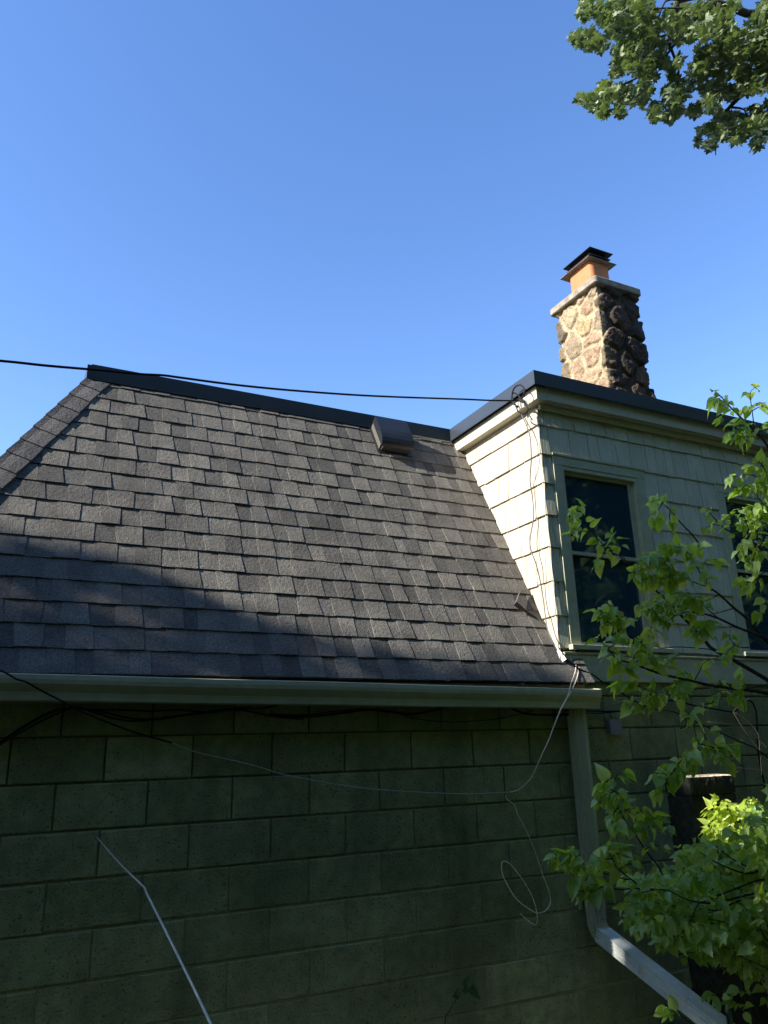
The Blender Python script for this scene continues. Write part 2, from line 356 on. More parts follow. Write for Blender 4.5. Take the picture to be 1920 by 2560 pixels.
CZ = [2.500, 2.713, 2.955-.010, 3.180, 3.402, 3.634, 3.848, 4.068]
def board(mb, o, along, out, w0, z0, z1, th0, th1, t, sk=0.0):
    """one tapered board: o at its lower left, 'along' the wall, 'out' of the wall"""
    o, along, out = Vector(o), Vector(along), Vector(out)
    dz = U(-.004, .004); z00 = z0+dz-U(0, .003); z01 = z0+dz+U(-.002, .002)
    def P(a, z, h): return Vector((o.x, o.y, 0))+along*a+out*h+Vector((0, 0, z))
    q = [P(0, z00, 0), P(w0, z01, 0), P(w0, z1, 0), P(0, z1, 0), P(0, z00, th0), P(w0, z01, th0+sk), P(w0, z1, th1), P(0, z1, th1)]
    # order: back quad then front quad
    i = len(mb.v); mb.v += [tuple(p) for p in q]
    for f in ((0, 1, 2, 3), (7, 6, 5, 4), (4, 5, 1, 0), (5, 6, 2, 1), (6, 7, 3, 2), (7, 4, 0, 3)): mb.f.append(tuple(i+k for k in f)); mb.t.append(t)
# cheek (faces -X): boards run from the front corner backwards
mb = MB()
for k, z in enumerate(CZ):
    zt_ = (CZ[k+1]+.02) if k+1 < len(CZ) else 4.22
    y = -.004+U(0, .0); first = True
    ymax = min(1.12, (z-2.45)/1.8+.30)
    while y < ymax:
        wd = U(.09, .22) if not first else U(.05, .13)
        board(mb, (XC, y+.0012, 0), (0, 1, 0), (-1, 0, 0), wd-.0035, z, zt_, .0175+U(-.003, .003), .0025, random.random(), U(-.002, .002))
        y += wd; first = False
board(mb, (XC, -.004, 0), (0, 1, 0), (-1, 0, 0), .055, 2.455, 2.52, .012, .003, .5)
mb.build('cedar_cheek', M['cedar'], house)
mb = MB(); mb.poly([(XC+.004, .0, 2.36), (XC+.004, 1.2, 4.38), (XC+.004, .0, 4.38)]); mb.build('cheek_backing', M['trimwood'], house)
# front boards
mb = MB()
for k, z in enumerate(CZ):
    zt_ = (CZ[k+1]+.02) if k+1 < len(CZ) else 4.205
    x = XC-.012; first = True
    while x < 7.6:
        wd = U(.07, .19) if not first else U(.05, .12)
        if first: wd = .045 if k % 2 else .085
        segs = [(x, x+wd)]
        if z < WZ1-.05:
            for a, b in WIN:
                ns = []
                for (p, q) in segs:
                    if q <= a or p >= b: ns.append((p, q))
                    else:
                        if p < a: ns.append((p, a))
                        if q > b: ns.append((b, q))
                segs = ns
        for p, q in segs:
            if q-p > .01: board(mb, (p+.0012, .012, 0), (1, 0, 0), (0, -1, 0), q-p-.0055, max(z, 2.468), zt_, .0175+U(-.002, .002)+(.004 if first else 0), .006, random.random(), U(-.0025, .0025))
        x += wd; first = False
mb.build('cedar_front', M['cedarf'], house)
# skirt board
mb = MB(); mb.box(XC+.012, 9.0, -.022, .02, 2.292, 2.462); mb.box(XC+.012, 9.0, -.030, .0, 2.462, 2.476)
mb.build('skirt_board', M['gutter'], house, bevel=.002)
# windows
def window(a, b):
    w_ = MB()      # casing
    z0, z1 = WZ0, WZ1; cw = .075
    w_.box(a, b, -.009, .02, z1-cw, z1); w_.box(a-.006, b+.012, -.016, -.0095, z1-.008, z1+.010)
    w_.box(a, a+cw, -.009, .02, z0+.035, z1-cw-.0005); w_.box(b-cw, b, -.009, .02, z0+.035, z1-cw-.0005)
    # side strips beside the casing seen on the right of the frame
    w_.box(b-cw-.020, b-cw-.0005, -.006, .085, z0+.035, z1-cw); w_.box(a+cw+.0005, a+cw+.014, -.006, .085, z0+.035, z1-cw)
    w_.box(a+cw+.014, b-cw-.020, -.004, .085, z1-cw-.03, z1-cw-.0005)
    fr_ = w_.build('window', M['gutter'], house, bevel=.002)
    x0, x1 = a+cw+.015, b-cw-.0205; zm = 3.170
    s_ = MB()
    for (zz0, zz1, yy) in ((zm-.02, z1-cw-.031, .028), (z0+.04, zm+.02, .050)):
        s_.box(x0, x0+.028, yy, yy+.02, zz0, zz1); s_.box(x1-.038, x1, yy, yy+.02, zz0, zz1)
        s_.box(x0+.0285, x1-.0385, yy+.001, yy+.019, zz1-.020, zz1-.001); s_.box(x0+.0285, x1-.0385, yy+.001, yy+.019, zz0+.001, zz0+.024)
    s_.box(x1-.052, x1-.046, .020, .027, z0+.04, z1-cw-.03)
    s_.build('sash', M['gutter'], fr_)
    for (zz0, zz1, yy) in ((zm-.02, z1-cw-.031, .040), (z0+.04, zm+.02, .062)):
        p = MB(); p.box(x0+.015, x1-.02, yy, yy+.003, zz0+.02, zz1-.02); p.build('glass', M['glass'], fr_)
    q = MB(); q.box(a-.02, b+.02, -.045, .03, z0+.002, z0+.034); q.build('sill', M['gutter'], fr_, bevel=.003)
for a, b in WIN: window(a, b)
# pale strip right of the first window, lower casing
mb = MB(); mb.box(4.125, 4.165, -.012, -.0092, 2.525, 2.83); mb.build('casing_strip', M['cream'], house)
# ---- block wall
mb = MB(); mm = MB()
CH = .2032; ZL = 2.0
for k in range(-2, 11):
    z1 = ZL+.0-CH*k; z0 = z1-CH
    if z0 < 0: z0 = 0
    if z1 > 2.30: z1 = 2.30
    j = .0046; deep = max(.12, 1-.11*max(0, k+1)); vj = .005*min(1, max(.35, deep*1.2))
    off = (.11 if (k % 2 == 0) else .11+.2032)-.4064*3
    x = off
    while x < 9.0:
        x0, x1 = max(x, -.70), min(x+.4064, 9.0)
        if x1-x0 > .02:
            yy = U(-.0016, .0016); b_ = .006; d = .0075*deep+.001
            x0 += vj*U(.6, 1.2); x1 -= vj*U(.6, 1.2); za = z0+j*U(.8, 1.15); zb_ = z1-j*U(.8, 1.15); t = random.random()
            ti = U(-.002, .002)
            jt = [U(-.0028, .0028) for _ in range(8)]
            F = [(x0+b_+jt[0], yy, za+b_+jt[1]), (x1-b_+jt[2], yy+ti, za+b_+jt[3]), (x1-b_+jt[4], yy+ti, zb_-b_+jt[5]), (x0+b_+jt[6], yy, zb_-b_+jt[7])]
            G = [(x0, yy+.004, za), (x1, yy+.004, za), (x1, yy+.004, zb_), (x0, yy+.004, zb_)]
            H = [(q[0], .03, q[2]) for q in G]
            mb.poly(F, t)
            for a in range(4):
                b = (a+1) % 4; mb.poly([F[b], F[a], G[a], G[b]], t); mb.poly([G[b], G[a], H[a], H[b]], t)
        x += .4064
    # mortar, nearer the face low down
    mm.poly([(-.70, .0012+.008*deep, z0), (9.0, .0012+.008*deep, z0), (9.0, .0012+.008*deep, z1), (-.70, .0012+.008*deep, z1)], min(.95, max(.05, k*.2)))
mm.box(-.70, -.66, .03, 5.5, 0, 2.30); mm.box(-.70, 9.0, .031, .2, 0, 2.30)
bw = mb.build('block_wall', M['block'], house); mm.build('mortar', M['mortar'], bw)
# ---- fascia, gutter
mb = MB(); mb.box(-.8, 3.36, -.080, -.055, 2.145, 2.262); mb.box(-.8, 3.36, -.055, .0, 2.236, 2.262)
mb.build('fascia_board', M['trimwood'], house)
def gz(x): return -.0118*x
mb = MB()
GP = [(-.083, .012), (-.083, -.115), (-.150, -.117), (-.157, -.112), (-.160, -.098), (-.166, -.078), (-.180, -.058), (-.190, -.042), (-.194, -.024), (-.194, -.004), (-.190, -.001), (-.176, -.001), (-.176, -.006),
      (-.188, -.009), (-.190, -.024), (-.186, -.042), (-.176, -.055), (-.162, -.076), (-.156, -.098), (-.153, -.108), (-.148, -.112), (-.087, -.110), (-.087, .012)]
GX0, GX1 = -.86, 3.385; zg = 2.268
st = [GX0+(GX1-GX0)*i/14 for i in range(15)]
rg = mb.sweep(GP, [((x, 0, zg+gz(x)+(.0008*math.sin(x*5))), (0, 1, 0), (0, 0, 1)) for x in st])
gut = mb.build('gutter', M['gutter'], house)
mb = MB(); zc = zg+gz(GX1)
pr2 = [(y, z) for (y, z) in GP[:11]]
for xx, s_ in ((GX1+.0005, 1), (GX1+.004, -1)):
    q = [(xx, y*1.01 if i > 1 else y, z+zc+(.003 if z > -.01 else -.002)) for i, (y, z) in enumerate(pr2)]; mb.poly(q if s_ < 0 else q[::-1])
a = [(GX1-.012, y-(.0025 if i > 1 else 0), z+zc+(.003 if z > -.01 else -.003)) for i, (y, z) in enumerate(pr2)]; b = [(GX1+.004, p[1], p[2]) for p in a]
for i in range(len(a)-1): mb.poly([a[i], a[i+1], b[i+1], b[i]])
mb.build('end_cap', M['gutter'], gut)
mb = MB()
for (px, py) in ((1120, 1704), (1300, 1712), (1352, 1714), (1380, 1716), (1405, 1718)):
    q = WY(px, py, -.176)
    for _ in range(5):
        a = q+Vector((U(-.02, .02), U(-.008, .012), U(-.003, .004))); mb.tube([a, a+Vector((U(-.02, .02), U(-.006, .006), U(.0, .012)))], .0012, .0006, n=4, smooth=0)
dbr = mb.build('leaf_litter', M['trimwood']); tag(dbr, 'dry twigs and leaf litter caught along the right end of the gutter', 'litter'); dbr['kind'] = 'stuff'
# ---- downspout: rib-sided rectangular pipe following a path
def ribbed(w0, d0, ribs=4, rd=.006):
    """closed outline, w across (a), d outwards (b); ribs pressed into the sides near the corners"""
    P = []
    def side(p, q, nrm, n_, lo, hi):
        P.append(p)
        for k in range(n_):
            t0 = lo+(hi-lo)*k/n_; dt = (hi-lo)/n_
            for (tt, h) in ((.15, 0), (.3, -rd), (.6, -rd), (.75, 0)):
                t = t0+dt*tt; P.append((p[0]+(q[0]-p[0])*t+nrm[0]*h, p[1]+(q[1]-p[1])*t+nrm[1]*h))
    A, B, Cc, D = (-w0/2, 0), (w0/2, 0), (w0/2, -d0), (-w0/2, -d0)
    side(A, B, (0, 1), 1, .4, .6); side(B, Cc, (1, 0), ribs, .12, .88); side(Cc, D, (0, -1), ribs, .28, .97); side(D, A, (-1, 0), 3, .10, .75)
    return P
DX, DY = 3.275, -.035
mb = MB(); RBp = ribbed(.086, .078)
path = [((DX, DY, 2.118-.005), (1, 0, 0), (0, 1, 0)), ((DX, DY, .985), (1, 0, 0), (0, 1, 0))]
mb.sweep(RBp, path); ds = mb.build('downspout', M['dsp'], house)
# elbow and lower run: outwards (-Y), about 20 degrees down
lx = Vector((1, 0, 0)); ddir = Vector((0.0, -math.cos(R(20)), -math.sin(R(20))))
mb = MB(); RB2 = ribbed(.082, .074); path = []
nseg = 11; rr = .085
for i in range(nseg+1):
    ph = R(71)*i/nseg       # heading from straight down to 20 deg below level
    cz = 1.05 - .0
    # arc centre in front of pipe's outer face
    cyy, czz = DY-.078-.04, .941
    rad_in = .04
    # inner corner radius rad_in, the back face at rad_in+.078
    outv = Vector((0, math.cos(ph), math.sin(ph)*-1.0))   # from arc centre to the pipe back
    back = Vector((DX, cyy, czz))+Vector((0, math.cos(ph), -math.sin(ph)))*(rad_in+.076+(.005 if i % 2 else 0))
    path.append((back, (1, 0, 0), tuple(outv)))
mb.sweep([(p[0]*(1.0), p[1]) for p in RB2], [((DX, DY-.001, 1.00), (1, 0, 0), (0, 1, 0))]+path)
mb.build('elbow', M['dsp'], ds)
pb, _, ov = path[-1]; pb = Vector(pb); ov = Vector(ov); run = Vector((0, -math.sin(R(71)), -math.cos(R(71))))
mb = MB(); RB3 = ribbed(.086, .078); q0 = pb+ov*.0015-run*.02
mb.sweep(RB3, [(q0, (1, 0, 0), tuple(ov)), (q0+run*1.5, (1, 0, 0), tuple(ov))])
leg = mb.build('lower_pipe', M['dsw'], ds)
mb = MB(); c0 = q0+run*1.02
mb.hexa([c0+Vector((-.046, 0, 0))+ov*.004, c0+Vector((-.043, 0, 0))+ov*.004, c0+Vector((-.043, 0, 0))-ov*.088, c0+Vector((-.046, 0, 0))-ov*.088] +
        [p+run*.018 for p in (c0+Vector((-.046, 0, 0))+ov*.004, c0+Vector((-.043, 0, 0))+ov*.004, c0+Vector((-.043, 0, 0))-ov*.088, c0+Vector((-.046, 0, 0))-ov*.088)])
c1 = c0-ov*.080
mb.hexa([c1+Vector((-.046, 0, 0)), c1+Vector((-.022, 0, 0)), c1+Vector((-.022, 0, 0))-ov*.006, c1+Vector((-.046, 0, 0))-ov*.006]+[p+run*.016 for p in (c1+Vector((-.046, 0, 0)), c1+Vector((-.022, 0, 0)), c1+Vector((-.022, 0, 0))-ov*.006, c1+Vector((-.046, 0, 0))-ov*.006)])
mb.build('strap', M['alu'], leg)
mb = MB(); mb.box(DX-.046, DX+.046, DY-.0825, DY-.079, 1.06, 1.075); mb.box(DX-.0465, DX-.0435, DY-.079, 0, 1.06, 1.075)
mb.box(DX-.064, DX-.044, -.012, -.003, .985, 1.12)
mb.build('strap', M['dsp'], ds)
for dx in (-.018, .015):
    mb = MB(); mb.tube([(DX+dx, DY-.079, 2.10), (DX+dx, DY-.084, 2.10)], .004, n=8, smooth=0); mb.build('screw', M['alu'], ds)
# ---- flashing at the foot of the cheek
mb = MB()
pa = [RP(XC-.03, .195, .02), RP(XC+.01, .16, .035), RP(XC+.045, .135, .03), RP(XC+.03, .10, .02), RP(XC-.005, .125, .018)]
f0 = [WX(1385, 1608, 3.235), WX(1403, 1630, 3.245), WX(1416, 1648, 3.25), WX(1405, 1655, 3.235), WX(1399, 1646, 3.225)]
f1 = [p+Vector((.003, .003, -.003)) for p in f0]
mb.poly(f0); mb.poly(f1[::-1])
for i in range(5): mb.poly([f0[i], f1[i], f1[(i+1) % 5], f0[(i+1) % 5]])
mb.build('corner_flashing', M['alu'], house)
mb = MB()     # dark curled flashing strip sticking out of the roof-to-cheek joint
cpts = [(1308, 1470), (1298, 1482), (1293, 1497), (1288, 1508), (1300, 1517), (1317, 1530), (1342, 1545), (1359, 1558)]
hh = [.03, .035, .045, .05, .035, .016, .015, .014]; wv = [.012, .02, .026, .03, .03, .016, .010, .008]
ring = []
for (px, py), h, w_ in zip(cpts, hh, wv):
    d_ = ray(px, py); n0 = NRM; P0 = Vector((0, 0, 2.452)); tt = (n0.dot(P0)+h-n0.dot(Vector(EYE)))/n0.dot(Vector(d_)); P = Vector(EYE)+Vector(d_)*tt
    ring.append((P-NRM*w_*.7, P+NRM*w_*.5, P+NRM*w_*.5+Vector((.002, .002, .002)), P-NRM*w_*.7+Vector((.002, .002, .002))))
for a, b in zip(ring, ring[1:]):
    for i in range(4): mb.poly([a[i], b[i], b[(i+1) % 4], a[(i+1) % 4]])
mb.build('loose_flashing', M['grey'], house)
# ---- roof vent
vent = MB(); X0, X1 = 2.440, 2.702
vs0 = 1.12
for s_try in range(620):
    if prof(.5+s_try*.003)[0] >= .898: vs0 = .5+s_try*.003; break
VL = .285
def V(x, s, h): return RP(x, vs0+s, h)
vent.hexa([V(X0-.02, -.02, .010), V(X1+.02, -.02, .010), V(X1+.02, VL, .010), V(X0-.02, VL, .010), V(X0-.02, -.02, .0135), V(X1+.02, -.02, .0135), V(X1+.02, VL, .0135), V(X0-.02, VL, .0135)])
vent.hexa([V(X0+.012, .012, .012), V(X1-.012, .012, .012), V(X1-.012, VL, .012), V(X0+.012, VL, .012), V(X0+.012, -.0, .075), V(X1-.012, -.0, .075), V(X1-.012, VL, .075), V(X0+.012, VL, .075)])
vo = vent.build('roof_vent', M['ventm'], house)
hd_ = MB(); HP = [(VL, .118), (.20, .120), (.13, .121), (.085, .119), (.05, .112), (.022, .099), (.004, .082), (-.004, .064)]
XA, XB = X0-.006, X1+.006
for (a, b) in zip(HP, HP[1:]):
    hd_.poly([V(XA, b[0], b[1]), V(XB, b[0], b[1]), V(XB, a[0], a[1]), V(XA, a[0], a[1])])
    hd_.poly([V(XA, a[0]-.001, a[1]-.004), V(XB, a[0]-.001, a[1]-.004), V(XB, b[0]+.002, b[1]-.003), V(XA, b[0]+.002, b[1]-.003)])
    for xx in (XA, XB): hd_.poly([V(xx, a[0], a[1]), V(xx, b[0], b[1]), V(xx, max(b[0], .02), min(b[1], .062)), V(xx, max(a[0], .02), .062)])
    for xx in (XA+.003, XB-.003): hd_.poly([V(xx, a[0], a[1]), V(xx, b[0], b[1]), V(xx, max(b[0], .02), min(b[1], .062)), V(xx, max(a[0], .02), .062)])
hd_.build('hood', M['ventm'], vo)
lv = MB(); nn = 13
for i in range(nn):
    s0 = .018+i*(VL-.03)/nn
    lv.hexa([V(X0-.001, s0, .014), V(X0+.012, s0, .014), V(X0+.012, s0+.013, .014), V(X0-.001, s0+.013, .014), V(X0-.004, s0+.006, .066), V(X0+.012, s0+.006, .066), V(X0+.012, s0+.019, .066), V(X0-.004, s0+.019, .066)], .5)
lv.build('louvre', mat('vent_louvre', (.17, .16, .135), .55, .4), vo); lv = MB()  # side slats tan, their sunlight put into the colour
nn = 14
for i in range(nn):
    x0 = X0+.012+i*(X1-X0-.02)/nn
    lv.hexa([V(x0, .008, .016), V(x0+.012, .008, .016), V(x0+.012, .014, .016), V(x0, .014, .016), V(x0, -.004, .064), V(x0+.012, -.004, .064), V(x0+.012, .004, .064), V(x0, .004, .064)])
lv.build('louvre', M['grey'], vo)

# ---- chimney (stands on the roof behind the dormer)
mb = MB()
CX0, CX1, CY0, CY1, CZ0, CZ1 = 6.53, 7.22, 2.56, 3.34, 4.38, 7.70
NU, NV = 300, 330
per = [(CX0, CY1), (CX0, CY0), (CX1, CY0), (CX1, CY1)]
lens = [CY1-CY0, CX1-CX0, CY1-CY0, CX1-CX0]; PT = sum(lens)
rs = random.Random(3); seeds = []
tries = 0
while len(seeds) < 230 and tries < 12000:
    tries += 1; p = (rs.uniform(0, PT), rs.uniform(CZ0, CZ1)); rmin = rs.choice([.20, .26, .32, .40])
    if all(min(abs(p[0]-q[0]), PT-abs(p[0]-q[0]))**2+(p[1]-q[1])**2 > (rmin*.5+q[2]*.5)**2*1.0 for q in seeds): seeds.append((p[0], p[1], rmin))
sp = np.array([(q[0], q[1]) for q in seeds]); spr = np.array([rs.uniform(.9, 1.15) for _ in seeds]); sh = np.array([rs.uniform(.014, .030) if q[0] < .80 else rs.uniform(.030, .062) for q in seeds])
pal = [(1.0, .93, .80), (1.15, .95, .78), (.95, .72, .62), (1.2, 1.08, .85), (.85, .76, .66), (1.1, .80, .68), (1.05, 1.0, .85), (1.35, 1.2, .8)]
shade_pal = [(.20, .19, .20), (.28, .22, .22), (.15, .15, .17), (.24, .22, .21), (.42, .36, .30)]  # dark stones for the shaded sides, shade painted into their colour
scol = [pal[rs.randrange(len(pal))] if q[0] < .84 else shade_pal[rs.randrange(5)] for q in seeds]
cols = []
zs = np.linspace(CZ0, CZ1, NV)
for iu in range(NU):
    u = PT*iu/NU; a = u; side = 0
    while a > lens[side]: a -= lens[side]; side += 1
    dirs = [(0, -1), (1, 0), (0, 1), (-1, 0)]; nrm = [(-1, 0), (0, -1), (1, 0), (0, 1)]
    px = per[side][0]+dirs[side][0]*a; py = per[side][1]+dirs[side][1]*a
    nx, ny = nrm[side]; c = .07      # rounded corners
    if a < c: k_ = .5*(1-a/c); pnx, pny = nrm[(side-1) % 4]; nx, ny = nx*(1-k_)+pnx*k_, ny*(1-k_)+pny*k_
    if lens[side]-a < c: k_ = .5*(1-(lens[side]-a)/c); pnx, pny = nrm[(side+1) % 4]; nx, ny = nx*(1-k_)+pnx*k_, ny*(1-k_)+pny*k_
    ln = math.hypot(nx, ny); nx /= ln; ny /= ln
    for iz, z in enumerate(zs):
        wu = u+.055*noise.noise(Vector((px*5, py*5, z*5))); wz = z+.055*noise.noise(Vector((px*5+9, py*5, z*5)))
        du = np.abs(sp[:, 0]-wu); du = np.minimum(du, PT-du); dd = np.sqrt(du**2*.9+(sp[:, 1]-wz)**2)*spr
        o2 = np.argpartition(dd, 1)[:2]
        i1, i2 = (o2[0], o2[1]) if dd[o2[0]] < dd[o2[1]] else (o2[1], o2[0])
        e = (dd[i2]-dd[i1]); tt = min(1, max(0, (e-.045)/.055)); dome = math.sqrt(tt*(2-tt)) if tt > 0 else 0
        h = sh[i1]*dome-.008
        h += .013*noise.noise(Vector((px*13, py*13, z*13)))*(.3+dome)+.007*noise.noise(Vector((px*38, py*38, z*38)))
        tap = .06*max(0, (6.6-z))/1.2
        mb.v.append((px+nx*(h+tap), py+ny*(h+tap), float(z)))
        f_ = .75*min(1, tt*3); sc_ = scol[i1]; mo = (1.35, 1.27, 1.05) if u < .86 else (.34, .33, .32); cols.append((mo[0]*(1-f_)+sc_[0]*f_, mo[1]*(1-f_)+sc_[1]*f_, mo[2]*(1-f_)+sc_[2]*f_, 1))  # mortar likewise toned pale on the lit side, dark on shaded ones
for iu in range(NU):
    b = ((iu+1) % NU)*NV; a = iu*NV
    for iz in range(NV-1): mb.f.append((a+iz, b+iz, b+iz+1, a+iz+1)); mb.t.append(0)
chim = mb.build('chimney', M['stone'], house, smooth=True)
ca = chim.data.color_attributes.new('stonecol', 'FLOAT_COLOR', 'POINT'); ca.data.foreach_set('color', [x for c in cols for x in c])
mb = MB(); sx0, sx1, sy0, sy1 = 6.455, 7.275, 2.49, 3.43
nb = 16
def slabpt(t, z, inset=0):      # rounded-corner outline
    pts_ = []
    for (cx_, cy_, a0) in ((sx0+.04, sy0+.04, 180), (sx1-.04, sy0+.04, 270), (sx1-.04, sy1-.04, 0), (sx0+.04, sy1-.04, 90)):
        for k in range(4):
            an = R(a0+k*30); pts_.append((cx_+(.04-inset)*math.cos(an), cy_+(.04-inset)*math.sin(an), z))
    return pts_
rz = [slabpt(0, 7.655, .012), slabpt(0, 7.665), slabpt(0, 7.745), slabpt(0, 7.76, .012)]
for a, b in zip(rz, rz[1:]):
    for i in range(16): mb.poly([a[i], a[(i+1) % 16], b[(i+1) % 16], b[i]])
mb.poly(rz[-1]); mb.poly(rz[0][::-1]); mb.build('chimney_slab', M['concrete'], chim)
mb = MB(); fx0, fx1, fy0, fy1 = 6.655, 7.000, 2.735, 3.19; rings = []
for z in (7.76, 8.20):
    pts_ = []
    for (cx_, cy_, a0) in ((fx0+.06, fy0+.06, 180), (fx1-.06, fy0+.06, 270), (fx1-.06, fy1-.06, 0), (fx0+.06, fy1-.06, 90)):
        for k in range(6):
            an = R(a0+k*18); pts_.append((cx_+.06*math.cos(an), cy_+.06*math.sin(an), z))
    rings.append(pts_)
for i in range(24): mb.poly([rings[0][i], rings[0][(i+1) % 24], rings[1][(i+1) % 24], rings[1][i]])
mb.poly(rings[1]); mb.build('flue_liner', M['clay'], chim, smooth=False)
mb = MB(); mb.box(fx0-.075, fx1+.075, fy0-.06, fy1+.09, 8.200, 8.206); mb.build('cap_flange', mat('weathered_flange', (.20, .18, .16), .6, .4, noise_s=[14], noise_a=.3), chim)
mb = MB(); ins = .03
mb.box(fx0+ins, fx1-ins, fy0+ins, fy0+ins+.012, 8.206, 8.35); mb.box(fx0+ins, fx1-ins, fy1-ins-.012, fy1-ins, 8.206, 8.35)
mb.box(fx0+ins, fx0+ins+.012, fy0+ins+.0125, fy1-ins-.0125, 8.206, 8.35); mb.box(fx1-ins-.012, fx1-ins, fy0+ins+.0125, fy1-ins-.0125, 8.206, 8.35)
mb.box(fx0-.0, fx1+.02, fy0-.02, fy1+.02, 8.285, 8.291); mb.box(fx0-.035, fx1+.035, fy0-.06, fy1+.05, 8.352, 8.360)
mb.build('rain_cap', M['ventm'], chim)

# ================================================================== CABLES
def cable(name, pts, r, m, label, cat='cable', group=None, r1=None, smooth=4):
    b = MB(); b.tube(pts, r, r1, n=8, smooth=smooth); o = b.build(name, m, smooth=True); return tag(o, label, cat, group)
# overhead service cable
sv = [(-500, 868), (-220, 886), (0, 902), (115, 914), (243, 925), (347, 935), (405, 938), (451, 944), (579, 961), (718, 975), (880, 987), (1007, 993), (1157, 998), (1225, 1001), (1296, 1002)]
pts = []
for x, y in sv:
    it = 1/3.3+(1/5.40-1/3.3)*x/1296; pts.append(T(x, y, 1/it))
far = pts[0]+(pts[0]-pts[1])*5; far.z += .8
cable('overhead_cable', [far]+pts, .0062, M['cable'], 'thick black cable strung through the sky from the left to the dormer corner')
# coil at the dormer corner
cb = MB(); K = .09645
def cq(x, y, X=3.16): return WX(1240+x*K, 920+y*K, X)
loop1 = [(650, 800), (720, 700), (740, 580), (690, 480), (610, 440), (500, 490), (430, 620), (420, 760), (470, 900), (540, 1000)]
cb.tube([cq(x, y, 3.12) for x, y in loop1], .0055, n=8, smooth=4)
loop2 = [(540, 1010), (560, 1110), (680, 1180), (780, 1180), (825, 1080), (780, 950), (700, 880), (640, 800), (580, 710), (480, 650), (420, 680), (400, 800), (430, 880), (480, 960)]
cb.tube([cq(x, y, 3.135) for x, y in loop2], .0052, n=8, smooth=4)
coil = cb.build('cable_coil', M['cable'], smooth=True); tag(coil, 'black cable coiled into loops at the dormer corner under the black roof edge', 'cable')
cb = MB()
cb.tube([cq(630, 850), cq(700, 880), cq(760, 900)], .011, .007, n=8, smooth=3); cb.tube([cq(520, 1000), cq(560, 1000)], .009, n=8, smooth=0)
cb.build('cable_tie', M['cable'], coil)
tw = MB(); tw.tube([cq(760, 900), cq(820, 840), cq(740, 850), cq(800, 930), cq(860, 880), cq(850, 960), cq(790, 930)], .0012, n=5); tw.tube([cq(510, 990), cq(620, 1010), cq(690, 900), cq(590, 1010), cq(520, 1060)], .0012, n=5)
tw.build('tie_wire', M['grcable'], coil)
# grey cable down the cheek
K4 = .3858
dn = [(1270, 1000), (1292, 1018), (1308, 1046), (1319, 1070), (1326, 1100), (1328, 1150), (1325, 1200), (1330, 1235), (1334, 1290), (1326, 1340), (1326, 1370), (1340, 1410), (1350, 1450), (1357, 1490), (1362, 1530), (1368, 1570), (1380, 1600), (1392, 1626)]
cable('grey_cable', [WX(x, y, 3.205+.022*math.sin(i*1.1)) for i, (x, y) in enumerate(dn)], .0040, M['grcable'], 'thin grey cable running down the sunlit cream cheek of the dormer')
# cable from foot of the cheek down-right over the skirt board
cable('black_cable', [WY(*p) for p in ((1405, 1640, -.03), (1440, 1668, -.06), (1480, 1686, -.07), (1505, 1704, -.06), (1523, 1711, -.05), (1575, 1746, -.05), (1610, 1762, -.06), (1640, 1771, -.09), (1680, 1778, -.12), (1719, 1795, -.12), (1772, 1819, -.12), (1851, 1854, -.12), (1894, 1874, -.12), (1940, 1915, -.12), (1990, 1990, -.10))], .0052, M['cable'],
      'black cable sweeping from the foot of the cheek down right across the block wall')
# bundle under the gutter
Kb = .42194
def wb(x, y, Y=-.045): return WY(x*Kb, 1600+y*Kb, Y)
bun = [[(-40, 650), (0, 612), (120, 530), (260, 450), (390, 405), (520, 412), (720, 415), (900, 420), (1080, 415), (1250, 430), (1400, 405), (1560, 405), (1659, 380)],
       [(-40, 640), (0, 605), (140, 510), (300, 425), (420, 405), (600, 425), (760, 462), (900, 468), (1080, 445), (1250, 425), (1420, 415), (1560, 440), (1700, 455)],
       [(-40, 660), (0, 620), (170, 520), (330, 440), (450, 400), (560, 430), (700, 470), (830, 480), (1000, 460), (1200, 432), (1400, 408), (1600, 450), (1800, 470)]]
grp = 'black cables sagging along the wall under the gutter'
labs = ['upper black cable of the bundle along the wall under the gutter', 'middle black cable of the bundle under the gutter, sagging once', 'lowest black cable of the bundle at the left under the gutter']
for i, bb in enumerate(bun): cable('wall_cable', [wb(x, y, -.03-.012*i) for x, y in bb], .0042, M['cable'], labs[i], group=grp)
k5 = .42194
def w5(x, y, Y=-.05): return WY(700+x*k5, 1650+y*k5, Y)
cable('wall_cable', [w5(*p) for p in ((-60, 320), (0, 330), (150, 335), (330, 318), (520, 295), (660, 308), (780, 320), (900, 300), (1010, 272), (1100, 262), (1250, 262), (1340, 272), (1430, 312), (1530, 325), (1659, 325), (1760, 322))], .0065, M['cable'],
      'thicker black cable looping in and out behind the right half of the gutter', group=grp)
cable('wall_cable', [w5(*p) for p in ((-60, 325), (0, 322), (150, 325), (300, 305), (450, 290), (560, 292), (660, 303), (820, 350), (980, 366), (1120, 364), (1290, 348), (1420, 320), (1500, 300))], .0025, M['cable'],
      'thin black wire sagging below the cables under the gutter', group=grp)
